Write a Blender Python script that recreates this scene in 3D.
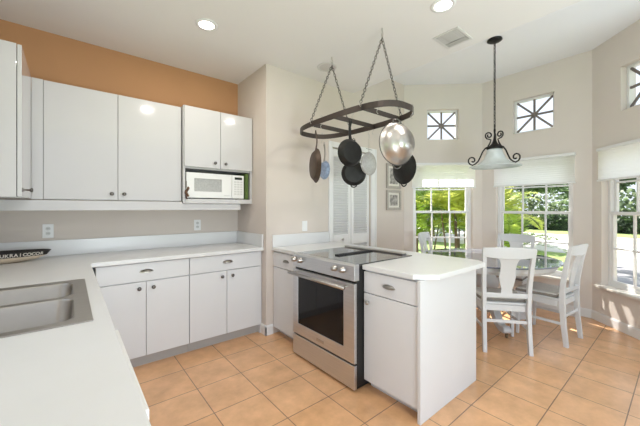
import bpy, bmesh, math, random
from mathutils import Vector, Matrix
R = math.radians
random.seed(7)
for o in list(bpy.data.objects):
    bpy.data.objects.remove(o)
scene = bpy.context.scene
COL = scene.collection

# ------------------------------------------------------------------ camera, world, sun, exposure
cam_data = bpy.data.cameras.new('camera')
cam = bpy.data.objects.new('camera', cam_data)
COL.objects.link(cam)
cam.location = (0, 0, 1.327)
cam.rotation_euler = (R(90), 0, -0.69)
cam_data.sensor_width = 36
cam_data.lens = 302.875 / 640 * 36
cam_data.shift_y = -4.874 / 640
cam_data.clip_start = 0.02
cam_data.clip_end = 300
scene.camera = cam

world = bpy.data.worlds.new('sky')
scene.world = world
world.use_nodes = True
wn = world.node_tree
wn.nodes.clear()
w_out = wn.nodes.new('ShaderNodeOutputWorld')
w_bg = wn.nodes.new('ShaderNodeBackground')
w_tc = wn.nodes.new('ShaderNodeTexCoord')
w_sep = wn.nodes.new('ShaderNodeSeparateXYZ')
w_ramp = wn.nodes.new('ShaderNodeValToRGB')
w_ramp.color_ramp.elements[0].position = 0.0
w_ramp.color_ramp.elements[0].color = (0.84, 0.91, 1.0, 1)
w_ramp.color_ramp.elements[1].position = 0.7
w_ramp.color_ramp.elements[1].color = (0.76, 0.87, 1.0, 1)
w_bg.inputs['Strength'].default_value = 1.35
wn.links.new(w_tc.outputs['Generated'], w_sep.inputs[0])
wn.links.new(w_sep.outputs['Z'], w_ramp.inputs[0])
wn.links.new(w_ramp.outputs[0], w_bg.inputs[0])
wn.links.new(w_bg.outputs[0], w_out.inputs[0])

sun_d = bpy.data.lights.new('sun', 'SUN')
sun = bpy.data.objects.new('sun', sun_d)
COL.objects.link(sun)
sun_d.energy = 15.0
sun_d.angle = R(0.6)
sun_d.color = (1.0, 0.95, 0.87)
sun.rotation_euler = Vector((-0.25, -0.67, -0.70)).to_track_quat('-Z', 'Y').to_euler()



def fill_light(name, loc, direction, size, power, color):
    """added soft area lamp behind the viewpoint, aimed up to brighten the ceilings"""
    ld = bpy.data.lights.new(name, 'AREA')
    ld.shape = 'SQUARE'
    ld.size = size
    ld.energy = power
    ld.color = color
    lo = bpy.data.objects.new(name, ld)
    COL.objects.link(lo)
    lo.location = loc
    lo.rotation_euler = Vector(direction).to_track_quat('-Z', 'Y').to_euler()
    return lo


fill_light('added_fill', (0.7, -1.3, 0.85), (0.05, 0.85, 1.0), 0.9, 74.0, (0.80, 0.90, 1.0))  # added lamp standing in for bounced flash, lifts the kitchen ceiling
fill_light('added_fill', (3.5, -1.0, 1.0), (0.0, 0.05, 1.0), 0.9, 31.0, (0.66, 0.80, 1.0))  # second added lamp, lifts the nook ceiling

scene.view_settings.view_transform = 'Standard'
scene.view_settings.look = 'None'
scene.view_settings.exposure = -0.05
scene.view_settings.gamma = 1.0
scene.view_settings.use_curve_mapping = False

CAN_POWER = 8.0

# ------------------------------------------------------------------ materials
MATS = {}

def mat(name, color, rough=0.5, metal=0.0, noise=0.0, nscale=8.0, bump=0.0, bscale=60.0, coat=0.0,
        spec=0.5, stretch=None, trans=0.0, emit=None):
    """Principled material with procedural colour mottling and a fine bump."""
    m = bpy.data.materials.new(name)
    m.use_nodes = True
    nt = m.node_tree
    b = nt.nodes['Principled BSDF']
    b.inputs['Base Color'].default_value = (*color, 1)
    b.inputs['Roughness'].default_value = rough
    b.inputs['Metallic'].default_value = metal
    b.inputs['Specular IOR Level'].default_value = spec
    b.inputs['Coat Weight'].default_value = coat
    b.inputs['Coat Roughness'].default_value = 0.05
    b.inputs['Transmission Weight'].default_value = trans
    if emit:
        b.inputs['Emission Color'].default_value = (*emit[0], 1)
        b.inputs['Emission Strength'].default_value = emit[1]
    tc = nt.nodes.new('ShaderNodeTexCoord')
    mp = nt.nodes.new('ShaderNodeMapping')
    if stretch:
        mp.inputs['Scale'].default_value = stretch
    nt.links.new(tc.outputs['Object'], mp.inputs[0])
    if noise > 0:
        n = nt.nodes.new('ShaderNodeTexNoise')
        n.inputs['Scale'].default_value = nscale
        n.inputs['Detail'].default_value = 5
        nt.links.new(mp.outputs[0], n.inputs[0])
        r = nt.nodes.new('ShaderNodeValToRGB')
        r.color_ramp.elements[0].position = 0.3
        r.color_ramp.elements[1].position = 0.7
        r.color_ramp.elements[0].color = (*[max(0, c * (1 - noise)) for c in color], 1)
        r.color_ramp.elements[1].color = (*[min(1, c * (1 + noise)) for c in color], 1)
        nt.links.new(n.outputs[0], r.inputs[0])
        nt.links.new(r.outputs[0], b.inputs['Base Color'])
    if bump > 0:
        n2 = nt.nodes.new('ShaderNodeTexNoise')
        n2.inputs['Scale'].default_value = bscale
        n2.inputs['Detail'].default_value = 3
        nt.links.new(mp.outputs[0], n2.inputs[0])
        bp = nt.nodes.new('ShaderNodeBump')
        bp.inputs['Strength'].default_value = bump
        bp.inputs['Distance'].default_value = 0.002
        nt.links.new(n2.outputs[0], bp.inputs['Height'])
        nt.links.new(bp.outputs[0], b.inputs['Normal'])
    MATS[name] = m
    return m

M_WALL = mat('wall_paint_beige', (0.65, 0.58, 0.525), 0.85, noise=0.02, nscale=2, bump=0.15, bscale=120)
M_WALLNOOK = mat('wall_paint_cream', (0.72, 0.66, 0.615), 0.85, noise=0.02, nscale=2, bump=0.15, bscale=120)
M_BROWN = mat('wall_paint_caramel', (0.48, 0.25, 0.12), 0.85, noise=0.03, nscale=2, bump=0.15, bscale=120)
M_CEIL = mat('ceiling_paint', (0.80, 0.775, 0.755), 0.9, noise=0.01, nscale=2, bump=0.2, bscale=90)
M_CEILN = mat('ceiling_paint_nook', (0.85, 0.85, 0.86), 0.9, noise=0.01, nscale=2, bump=0.2, bscale=90)
M_TRIM = mat('trim_white', (0.80, 0.80, 0.80), 0.4, noise=0.01)
M_CAB = mat('cabinet_white', (0.59, 0.58, 0.58), 0.09, noise=0.012, nscale=3, coat=0.3)
M_CABB = mat('base_cabinet_white', (0.69, 0.695, 0.71), 0.35, noise=0.012, nscale=3)
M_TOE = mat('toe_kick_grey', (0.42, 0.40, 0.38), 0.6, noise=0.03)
M_COUNTER = mat('counter_white', (0.72, 0.725, 0.725), 0.30, noise=0.015, nscale=6)
M_STEEL = mat('stainless_steel', (0.63, 0.635, 0.65), 0.38, 1.0, noise=0.06, nscale=4, stretch=(1, 1, 40), bump=0.05, bscale=50)
M_SINK = mat('sink_steel', (0.42, 0.39, 0.36), 0.30, 1.0, noise=0.04, nscale=9, stretch=(1, 6, 1), bump=0.04, bscale=60)
M_NICKEL = mat('satin_nickel', (0.50, 0.48, 0.46), 0.28, 1.0, noise=0.03)
M_PEWTER = mat('dark_pewter', (0.16, 0.15, 0.14), 0.35, 0.9, noise=0.05)
M_OVENGLASS = mat('oven_black_glass', (0.008, 0.008, 0.009), 0.06, 0.0, noise=0.02, spec=0.28)
M_COOKGLASS = mat('cooktop_glass', (0.05, 0.05, 0.05), 0.06, 0.0, noise=0.05, spec=0.9, coat=0.6)
M_BLACK = mat('black_enamel', (0.010, 0.010, 0.010), 0.35, noise=0.05)
M_IRON = mat('cast_iron', (0.022, 0.021, 0.020), 0.42, 0.5, noise=0.2, nscale=20, bump=0.2, bscale=150)
M_RUSTPAN = mat('seasoned_brown_iron', (0.085, 0.058, 0.042), 0.5, 0.5, noise=0.25, nscale=14, bump=0.2, bscale=120)
M_RACK = mat('rack_bronze_steel', (0.075, 0.062, 0.056), 0.45, 0.7, noise=0.1, nscale=12)
M_CHAIN = mat('chain_dark_metal', (0.13, 0.12, 0.11), 0.35, 0.9, noise=0.08)
M_HOOK = mat('hook_steel', (0.50, 0.48, 0.45), 0.3, 1.0, noise=0.05)
M_PANSTEEL = mat('polished_pan_steel', (0.50, 0.475, 0.45), 0.36, 1.0, noise=0.10, nscale=6)
M_BLUE = mat('blue_grey_enamel', (0.28, 0.36, 0.52), 0.3, 0.2, noise=0.25, nscale=40)
M_PLASTIC = mat('white_appliance_plastic', (0.80, 0.80, 0.79), 0.3, noise=0.01)
M_MWGLASS = mat('microwave_grey_window', (0.42, 0.42, 0.41), 0.25, noise=0.15, nscale=90)
M_DISPLAY = mat('dark_display', (0.03, 0.035, 0.03), 0.2, noise=0.05)
M_BUTTON = mat('pale_button', (0.62, 0.62, 0.61), 0.5, noise=0.02)
M_GREEN = mat('green_cloth_cover', (0.085, 0.135, 0.030), 0.8, noise=0.2, nscale=30, bump=0.2)
M_CHAIR = mat('chair_white_paint', (0.69, 0.70, 0.72), 0.35, noise=0.012, nscale=4)
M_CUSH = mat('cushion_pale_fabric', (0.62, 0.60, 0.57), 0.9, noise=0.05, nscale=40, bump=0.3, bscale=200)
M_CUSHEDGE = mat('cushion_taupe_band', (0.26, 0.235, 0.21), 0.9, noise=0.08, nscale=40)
M_TGLASS = mat('table_dark_glass', (0.16, 0.18, 0.24), 0.04, 0.0, noise=0.05, spec=0.9, coat=0.5)
M_IRONBLK = mat('pendant_wrought_iron', (0.018, 0.016, 0.016), 0.45, 0.6, noise=0.15, nscale=25)
M_FRAME = mat('pewter_picture_frame', (0.42, 0.39, 0.35), 0.45, 0.3, noise=0.08, nscale=30)
M_MATB = mat('picture_mat_board', (0.75, 0.72, 0.66), 0.8, noise=0.02)
M_PRINT = mat('grey_botanical_print', (0.36, 0.34, 0.32), 0.8, noise=0.6, nscale=24)
M_WOOD = mat('bowl_pale_wood', (0.60, 0.50, 0.38), 0.5, noise=0.12, nscale=10, stretch=(1, 6, 6))
M_BOWLBLK = mat('bowl_black_band', (0.018, 0.016, 0.015), 0.4, noise=0.1)
M_LETTER = mat('lettering_cream', (0.62, 0.58, 0.52), 0.6, noise=0.03)
M_VENT = mat('air_vent_white', (0.66, 0.64, 0.62), 0.5, noise=0.02)
M_VENTD = mat('air_vent_dark', (0.12, 0.115, 0.11), 0.8, noise=0.05)
M_SPEAK = mat('speaker_grille', (0.62, 0.59, 0.57), 0.8, noise=0.05, nscale=90)
M_SPOKE = mat('starburst_muntin_grey', (0.20, 0.175, 0.165), 0.5, noise=0.04)
M_MARBLE = mat('sill_marble', (0.74, 0.71, 0.66), 0.35, noise=0.08, nscale=5)
M_ORN = mat('ornament_brown', (0.12, 0.055, 0.03), 0.6, noise=0.3, nscale=60)
M_BRONZE = mat('antique_bronze', (0.22, 0.16, 0.10), 0.4, 0.8, noise=0.15, nscale=30)
M_LAMP = mat('lamp_glow', (1, 1, 1), 0.5, emit=((1.0, 0.93, 0.82), 9.0), noise=0.01)
M_TRUNK = mat('tree_bark', (0.20, 0.15, 0.11), 0.9, noise=0.3, nscale=8, bump=0.5, bscale=20)
M_PAVE = mat('pale_driveway_pavers', (0.33, 0.32, 0.34), 0.85, noise=0.2, nscale=1.2, bump=0.2)
M_ROAD = mat('pale_concrete_road', (0.66, 0.65, 0.63), 0.85, noise=0.06, nscale=0.6)
M_STUCCO = mat('pale_stucco', (0.62, 0.60, 0.58), 0.9, noise=0.05)
M_ROOF = mat('roof_tile', (0.35, 0.25, 0.20), 0.8, noise=0.2, nscale=5)


def mat_glass():
    m = bpy.data.materials.new('window_glass')
    m.use_nodes = True
    nt = m.node_tree
    nt.nodes.clear()
    out = nt.nodes.new('ShaderNodeOutputMaterial')
    mx = nt.nodes.new('ShaderNodeMixShader')
    tr = nt.nodes.new('ShaderNodeBsdfTransparent')
    gl = nt.nodes.new('ShaderNodeBsdfGlossy')
    gl.inputs['Roughness'].default_value = 0.02
    lw = nt.nodes.new('ShaderNodeLayerWeight')
    lw.inputs['Blend'].default_value = 0.12
    mu = nt.nodes.new('ShaderNodeMath')
    mu.operation = 'MULTIPLY'
    mu.inputs[1].default_value = 0.5
    nt.links.new(lw.outputs['Fresnel'], mu.inputs[0])
    nt.links.new(mu.outputs[0], mx.inputs[0])
    nt.links.new(tr.outputs[0], mx.inputs[1])
    nt.links.new(gl.outputs[0], mx.inputs[2])
    nt.links.new(mx.outputs[0], out.inputs[0])
    return m


def mat_translucent(name, col, tcol, fac, rough=0.6, noise=0.0, nscale=3.0, pleat=0.0, transp=0.0):
    m = bpy.data.materials.new(name)
    m.use_nodes = True
    nt = m.node_tree
    nt.nodes.clear()
    out = nt.nodes.new('ShaderNodeOutputMaterial')
    mx = nt.nodes.new('ShaderNodeMixShader')
    df = nt.nodes.new('ShaderNodeBsdfPrincipled')
    df.inputs['Base Color'].default_value = (*col, 1)
    df.inputs['Roughness'].default_value = rough
    tl = nt.nodes.new('ShaderNodeBsdfTranslucent')
    tl.inputs['Color'].default_value = (*tcol, 1)
    mx.inputs[0].default_value = fac
    if noise > 0:
        tc = nt.nodes.new('ShaderNodeTexCoord')
        n = nt.nodes.new('ShaderNodeTexNoise')
        n.inputs['Scale'].default_value = nscale
        nt.links.new(tc.outputs['Object'], n.inputs[0])
        for sock, c in ((df.inputs['Base Color'], col), (tl.inputs['Color'], tcol)):
            r = nt.nodes.new('ShaderNodeValToRGB')
            r.color_ramp.elements[0].position = 0.35
            r.color_ramp.elements[1].position = 0.65
            r.color_ramp.elements[0].color = (*[c_ * (1 - noise) for c_ in c], 1)
            r.color_ramp.elements[1].color = (*[min(1, c_ * (1 + noise)) for c_ in c], 1)
            nt.links.new(n.outputs[0], r.inputs[0])
            nt.links.new(r.outputs[0], sock)
    nt.links.new(df.outputs[0], mx.inputs[1])
    nt.links.new(tl.outputs[0], mx.inputs[2])
    nt.links.new(mx.outputs[0], out.inputs[0])
    return m


M_GLASS = mat_glass()
M_SHADE = mat_translucent('cellular_shade_fabric', (0.92, 0.92, 0.92), (0.99, 0.99, 0.99), 0.84, 0.9, noise=0.01)
M_LEAF = mat_translucent('palm_leaf', (0.22, 0.37, 0.06), (0.60, 0.82, 0.14), 0.42, 0.35, noise=0.45, nscale=3)
M_LEAFY = mat_translucent('yellow_palm_leaf', (0.36, 0.46, 0.06), (0.80, 0.85, 0.20), 0.45, 0.45, noise=0.3, nscale=3)
M_LEAFD = mat_translucent('dark_tree_leaf', (0.12, 0.18, 0.10), (0.26, 0.38, 0.16), 0.35, 0.5, noise=0.5, nscale=2)
M_HEDGE = mat_translucent('hedge_leaf', (0.04, 0.07, 0.035), (0.10, 0.18, 0.06), 0.25, 0.5, noise=0.5, nscale=4)
M_OPAL = mat_translucent('opal_glass', (0.84, 0.89, 0.90), (0.90, 0.94, 0.94), 0.5, 0.15, noise=0.08, nscale=8)
M_SHRUB = mat_translucent('shrub_leaf', (0.20, 0.27, 0.16), (0.40, 0.50, 0.28), 0.35, 0.5, noise=0.5, nscale=1.5)
M_LAWN = mat('lawn_grass', (0.24, 0.33, 0.10), 0.9, noise=0.35, nscale=3, bump=0.4, bscale=40)


def mat_tiles():
    m = bpy.data.materials.new('terracotta_floor_tile')
    m.use_nodes = True
    nt = m.node_tree
    b = nt.nodes['Principled BSDF']
    tc = nt.nodes.new('ShaderNodeTexCoord')
    mp = nt.nodes.new('ShaderNodeMapping')
    mp.inputs['Location'].default_value = (-0.042 + 0.0035, -0.246 + 0.0035, 0)
    nt.links.new(tc.outputs['Object'], mp.inputs[0])
    br = nt.nodes.new('ShaderNodeTexBrick')
    br.offset = 0.0
    br.squash = 1.0
    br.inputs['Scale'].default_value = 1.0
    br.inputs['Brick Width'].default_value = 0.341
    br.inputs['Row Height'].default_value = 0.341
    br.inputs['Mortar Size'].default_value = 0.0035
    br.inputs['Mortar Smooth'].default_value = 0.3
    br.inputs['Color1'].default_value = (0.72, 0.405, 0.205, 1)
    br.inputs['Color2'].default_value = (0.78, 0.46, 0.25, 1)
    br.inputs['Mortar'].default_value = (0.27, 0.165, 0.10, 1)
    nt.links.new(mp.outputs[0], br.inputs[0])
    n = nt.nodes.new('ShaderNodeTexNoise')
    n.inputs['Scale'].default_value = 5.5
    n.inputs['Detail'].default_value = 8
    n.inputs['Roughness'].default_value = 0.65
    nt.links.new(tc.outputs['Object'], n.inputs[0])
    r = nt.nodes.new('ShaderNodeValToRGB')
    r.color_ramp.elements[0].position = 0.3
    r.color_ramp.elements[0].color = (0.80, 0.77, 0.74, 1)
    r.color_ramp.elements[1].position = 0.7
    r.color_ramp.elements[1].color = (1.12, 1.12, 1.12, 1)
    nt.links.new(n.outputs[0], r.inputs[0])
    mx = nt.nodes.new('ShaderNodeMix')
    mx.data_type = 'RGBA'
    mx.blend_type = 'MULTIPLY'
    mx.inputs[0].default_value = 1.0
    nt.links.new(br.outputs['Color'], mx.inputs[6])
    nt.links.new(r.outputs[0], mx.inputs[7])
    nt.links.new(mx.outputs[2], b.inputs['Base Color'])
    b.inputs['Roughness'].default_value = 0.30
    b.inputs['Coat Weight'].default_value = 0.35
    b.inputs['Coat Roughness'].default_value = 0.25
    bp = nt.nodes.new('ShaderNodeBump')
    bp.inputs['Strength'].default_value = 0.5
    bp.inputs['Distance'].default_value = 0.003
    bp.invert = True
    nt.links.new(br.outputs['Fac'], bp.inputs['Height'])
    nt.links.new(bp.outputs[0], b.inputs['Normal'])
    return m


M_TILE = mat_tiles()

# ------------------------------------------------------------------ helpers


class MB:
    """collects shapes into one mesh"""

    def __init__(self):
        self.bm = bmesh.new()

    def box(self, x0, x1, y0, y1, z0, z1, mtx=None):
        vs = [self.bm.verts.new(Vector(p)) for p in
              ((x0, y0, z0), (x1, y0, z0), (x1, y1, z0), (x0, y1, z0), (x0, y0, z1), (x1, y0, z1), (x1, y1, z1), (x0, y1, z1))]
        if mtx:
            for v in vs:
                v.co = mtx @ v.co
        for f in ((0, 3, 2, 1), (4, 5, 6, 7), (0, 1, 5, 4), (1, 2, 6, 5), (2, 3, 7, 6), (3, 0, 4, 7)):
            self.bm.faces.new([vs[i] for i in f])
        return self

    def prism(self, pts, z0, z1, mtx=None):
        n = len(pts)
        a = [self.bm.verts.new((p[0], p[1], z0)) for p in pts]
        b = [self.bm.verts.new((p[0], p[1], z1)) for p in pts]
        if mtx:
            for v in a + b:
                v.co = mtx @ v.co
        self.bm.faces.new(list(reversed(a)))
        self.bm.faces.new(b)
        for i in range(n):
            j = (i + 1) % n
            self.bm.faces.new((a[i], a[j], b[j], b[i]))
        return self

    def tube(self, pts, r, seg=8, closed=False, cap=True):
        """r: number or list; pts: list of Vectors"""
        pts = [Vector(p) for p in pts]
        n = len(pts)
        rr = r if isinstance(r, (list, tuple)) else [r] * n
        rings = []
        up = None
        for i, p in enumerate(pts):
            if closed:
                t = pts[(i + 1) % n] - pts[i - 1]
            else:
                t = pts[min(i + 1, n - 1)] - pts[max(i - 1, 0)]
            t.normalize()
            if up is None:
                up = t.orthogonal().normalized()
            else:
                up = (up - t * up.dot(t))
                up = up.normalized() if up.length > 1e-6 else t.orthogonal().normalized()
            s = t.cross(up)
            rings.append([self.bm.verts.new(p + (up * math.cos(a) + s * math.sin(a)) * rr[i])
                          for a in (2 * math.pi * k / seg for k in range(seg))])
        m = n if closed else n - 1
        for i in range(m):
            A, B = rings[i], rings[(i + 1) % n]
            for k in range(seg):
                l = (k + 1) % seg
                self.bm.faces.new((A[k], A[l], B[l], B[k]))
        if cap and not closed:
            self.bm.faces.new(list(reversed(rings[0])))
            self.bm.faces.new(rings[-1])
        return self

    def strip(self, pts, w, t, wdir=(0, 0, 1), closed=False):
        """flat bar swept along pts; w along wdir, t across"""
        pts = [Vector(p) for p in pts]
        n = len(pts)
        rings = []
        W = Vector(wdir).normalized()
        for i, p in enumerate(pts):
            tg = (pts[(i + 1) % n] - pts[i - 1]) if closed else (pts[min(i + 1, n - 1)] - pts[max(i - 1, 0)])
            tg.normalize()
            s = tg.cross(W).normalized()
            rings.append([self.bm.verts.new(p + W * a + s * b) for a, b in
                          ((-w / 2, -t / 2), (w / 2, -t / 2), (w / 2, t / 2), (-w / 2, t / 2))])
        m = n if closed else n - 1
        for i in range(m):
            A, B = rings[i], rings[(i + 1) % n]
            for k in range(4):
                l = (k + 1) % 4
                self.bm.faces.new((A[k], B[k], B[l], A[l]))
        if not closed:
            self.bm.faces.new(rings[0])
            self.bm.faces.new(list(reversed(rings[-1])))
        return self

    def lathe(self, prof, seg=24, mtx=None, sx=1.0, sy=1.0, closed=False):
        rings = []
        for r, z in prof:
            if r < 1e-6:
                rings.append([self.bm.verts.new((0, 0, z))])
            else:
                rings.append([self.bm.verts.new((r * sx * math.cos(2 * math.pi * k / seg), r * sy * math.sin(2 * math.pi * k / seg), z))
                              for k in range(seg)])
        if mtx:
            for rg in rings:
                for v in rg:
                    v.co = mtx @ v.co
        L = list(zip(rings, rings[1:]))
        if closed:
            L.append((rings[-1], rings[0]))
        for A, B in L:
            for k in range(seg):
                l = (k + 1) % seg
                if len(A) == 1 and len(B) == 1:
                    continue
                if len(A) == 1:
                    self.bm.faces.new((A[0], B[l], B[k]))
                elif len(B) == 1:
                    self.bm.faces.new((A[k], A[l], B[0]))
                else:
                    self.bm.faces.new((A[k], A[l], B[l], B[k]))
        return self

    def slab(self, us, vs, solid, w0, w1, mp):
        """welded grid slab: cells (i,j) where solid; mp(u,v,w)->point"""
        V = {}

        def vert(i, j, k):
            if (i, j, k) not in V:
                V[(i, j, k)] = self.bm.verts.new(mp(us[i], vs[j], (w0, w1)[k]))
            return V[(i, j, k)]
        nu, nv = len(us) - 1, len(vs) - 1
        S = {(i, j) for i in range(nu) for j in range(nv) if solid((us[i] + us[i + 1]) / 2, (vs[j] + vs[j + 1]) / 2)}
        for i, j in S:
            self.bm.faces.new([vert(i, j, 1), vert(i + 1, j, 1), vert(i + 1, j + 1, 1), vert(i, j + 1, 1)])
            self.bm.faces.new([vert(i, j, 0), vert(i, j + 1, 0), vert(i + 1, j + 1, 0), vert(i + 1, j, 0)])
            for di, dj, a, b in ((-1, 0, (0, 1), (0, 0)), (1, 0, (1, 0), (1, 1)), (0, -1, (0, 0), (1, 0)), (0, 1, (1, 1), (0, 1))):
                if (i + di, j + dj) not in S:
                    p, q = (i + a[0], j + a[1]), (i + b[0], j + b[1])
                    self.bm.faces.new([vert(*p, 0), vert(*q, 0), vert(*q, 1), vert(*p, 1)])
        return self

    def build(self, name, material, parent=None, bevel=0.0, smooth=False, bseg=2, sub=0, mats=None):
        bmesh.ops.recalc_face_normals(self.bm, faces=self.bm.faces)
        me = bpy.data.meshes.new(name)
        self.bm.to_mesh(me)
        self.bm.free()
        me.materials.append(material)
        if smooth:
            for p in me.polygons:
                p.use_smooth = True
        o = bpy.data.objects.new(name, me)
        COL.objects.link(o)
        if parent:
            o.parent = parent
        if bevel > 0:
            md = o.modifiers.new('bevel', 'BEVEL')
            md.width = bevel
            md.segments = bseg
            md.limit_method = 'ANGLE'
            md.angle_limit = R(40)
        if sub:
            md = o.modifiers.new('sub', 'SUBSURF')
            md.levels = sub
            md.render_levels = sub
        return o


def empty(name, loc=(0, 0, 0), rz=0.0):
    o = bpy.data.objects.new(name, None)
    COL.objects.link(o)
    o.location = loc
    o.rotation_euler = (0, 0, rz)
    o.empty_display_size = 0.1
    return o


def tag(o, label, cat, group=None, kind=None):
    o['label'] = label
    o['category'] = cat
    if group:
        o['group'] = group
    if kind:
        o['kind'] = kind
    return o


def struct(o):
    o['kind'] = 'structure'
    return o


def copy_tree(o, parent=None):
    c = o.copy()
    COL.objects.link(c)
    c.parent = parent
    for ch in [k for k in bpy.data.objects if k.parent == o]:
        copy_tree(ch, c)
    return c


def kids(o):
    return [k for k in bpy.data.objects if k.parent == o]


def face_mtx(origin, xdir, normal=None):
    """local x along xdir (horizontal), local y = up, local z = xdir x up (outward if chosen so)"""
    x = Vector(xdir).normalized()
    y = Vector((0, 0, 1))
    z = x.cross(y)
    m = Matrix((x, y, z)).transposed().to_4x4()
    m.translation = Vector(origin)
    return m


# ------------------------------------------------------------------ key dimensions (metres)
YA, XC, YB = 3.486, 1.577, 2.792
H1, H2, XE = 2.835, 3.234, 2.869
P0 = Vector((3.998, YB)); P1 = Vector((4.857, 1.988)); P2 = Vector((4.857, 0.728)); P3 = Vector((4.02, -0.109))
XLW = -0.556
WT = 0.15

# ------------------------------------------------------------------ structure
o = struct(MB().box(-0.9, 5.0, -1.8, 3.7, -0.12, 0.0).build('floor', M_TILE))
o = struct(MB().box(XLW - WT, XE, -1.8, 3.64, H1, 3.42).build('ceiling', M_CEIL))
nook = [(XE, -1.8), (4.25, -1.8), (4.25, -0.18), (5.02, 0.66), (5.02, 2.06), (4.1, 2.95), (4.1, 3.64), (XE, 3.64)]
o = struct(MB().prism(nook, H2, 3.42).build('ceiling', M_CEILN))


def wall(name, A, B, z1, holes, m, z0=0.0, thick=WT, flip=False, ext=0.0):
    """A->B interior face; the body grows to the right of A->B (away from the room)"""
    A = Vector(A); B = Vector(B)
    d = (B - A); L = d.length; d.normalize()
    nrm = Vector((-d.y, d.x))
    if flip:
        nrm = -nrm
    us = sorted({-ext, L + ext} | {h[0] for h in holes} | {h[1] for h in holes})
    vs = sorted({z0, z1} | {h[2] for h in holes} | {h[3] for h in holes})

    def solid(u, v):
        return not any(h[0] < u < h[1] and h[2] < v < h[3] for h in holes)

    def mp(u, v, w):
        p = A + d * u + nrm * w
        return Vector((p.x, p.y, v))
    return struct(MB().slab(us, vs, solid, 0.0, thick, mp).build(name, m))


# back wall: caramel above the cabinets, beige below
struct(MB().box(XLW - WT, 4.15, YA, YA + WT, 0.0, 2.30).build('wall_back', M_WALL))
struct(MB().box(XLW - WT, 4.15, YA, YA + WT, 2.30, 3.3).build('wall_back_upper', M_BROWN))
struct(MB().box(XC, XC + 0.12, YB + 0.12, YA, 0, H1 + 0.02).build('wall_side', M_WALL, bevel=0.0))
DOOR = (2.49, 3.21, 2.08)
wall('wall_pantry', (XC, YB), (P0.x + .06, YB), 3.25, [(DOOR[0] - XC, DOOR[1] - XC, -0.01, DOOR[2])], M_WALL, thick=0.12)
struct(MB().box(4.0, 4.12, 2.92, 3.6, 0, 3.3).build('wall_pantry_end', M_WALLNOOK))
WZ0, WZ1 = 0.43, 2.005
SQ0, SQ1 = 2.375, 2.850
L1 = (P1 - P0).length
W1 = (0.135, 1.035)
W2 = (P1.y - 1.795, P1.y - 0.905)
W3 = (0.135, 1.035)
wall('wall_bay_left', P0, P1, 3.25, [(W1[0], W1[1], WZ0, WZ1), (0.347, 0.828, SQ0, SQ1)], M_WALLNOOK, ext=0.03)
wall('wall_bay_center', P1, P2, 3.25, [(W2[0], W2[1], WZ0, WZ1), (P1.y - 1.575, P1.y - 1.10, SQ0, SQ1)], M_WALLNOOK, ext=0.03)
wall('wall_bay_right', P2, P3, 3.25, [(W3[0], W3[1], WZ0, WZ1), (0.385, 0.86, SQ0, SQ1)], M_WALLNOOK, ext=0.03)
wall('wall_right', P3, (4.02, -1.8), 3.25, [], M_WALLNOOK)
# wall beside the sink, with an unseen window added for daylight
wall('wall_left', (XLW, -0.4), (XLW, YA), 3.3, [(1.35, 2.55, 1.12, 2.1)], M_WALL)
wf = MB()
for a, b, c, d in ((0.95, 2.15, 1.12, 1.16), (0.95, 2.15, 2.06, 2.1), (0.95, 0.99, 1.16, 2.06), (2.11, 2.15, 1.16, 2.06), (1.53, 1.57, 1.16, 2.06)):
    wf.box(XLW - 0.11, XLW - 0.07, a, b, c, d)
wl = struct(wf.build('window_7', M_TRIM, bevel=0.003))
MB().box(XLW - 0.092, XLW - 0.088, 0.98, 2.12, 1.15, 2.07).build('pane', M_GLASS, wl)


def baseboard(name, A, B, flip=False, h=0.092):
    A = Vector(A); B = Vector(B); d = (B - A); L = d.length; d.normalize()
    n = Vector((d.y, -d.x))
    if flip:
        n = -n
    m = Matrix(((d.x, n.x, 0, A.x), (d.y, n.y, 0, A.y), (0, 0, 1, 0), (0, 0, 0, 1)))
    return struct(MB().box(0, L, 0, 0.014, 0, h, m).box(0, L, 0, 0.009, h - 0.003, h + 0.012, m).build(name, M_TRIM, bevel=0.002))


baseboard('baseboard_pantry', (3.34, YB), P0)
baseboard('baseboard_bay_left', P0, P1)
baseboard('baseboard_bay_center', P1, P2)
baseboard('baseboard_bay_right', P2, P3)
baseboard('baseboard_side', (XC, 2.93), (XC, YB - 0.014))
baseboard('baseboard_pantry_left', (XC - 0.014, YB), (1.655, YB))

# ------------------------------------------------------------------ bay windows


def wmtx(A, B):
    """local: x along wall, y = up, z = outward"""
    A = Vector(A); B = Vector(B); d = (B - A).normalized(); n = Vector((-d.y, d.x))
    return Matrix(((d.x, 0, n.x, A.x), (d.y, 0, n.y, A.y), (0, 1, 0, 0), (0, 0, 0, 1)))


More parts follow.
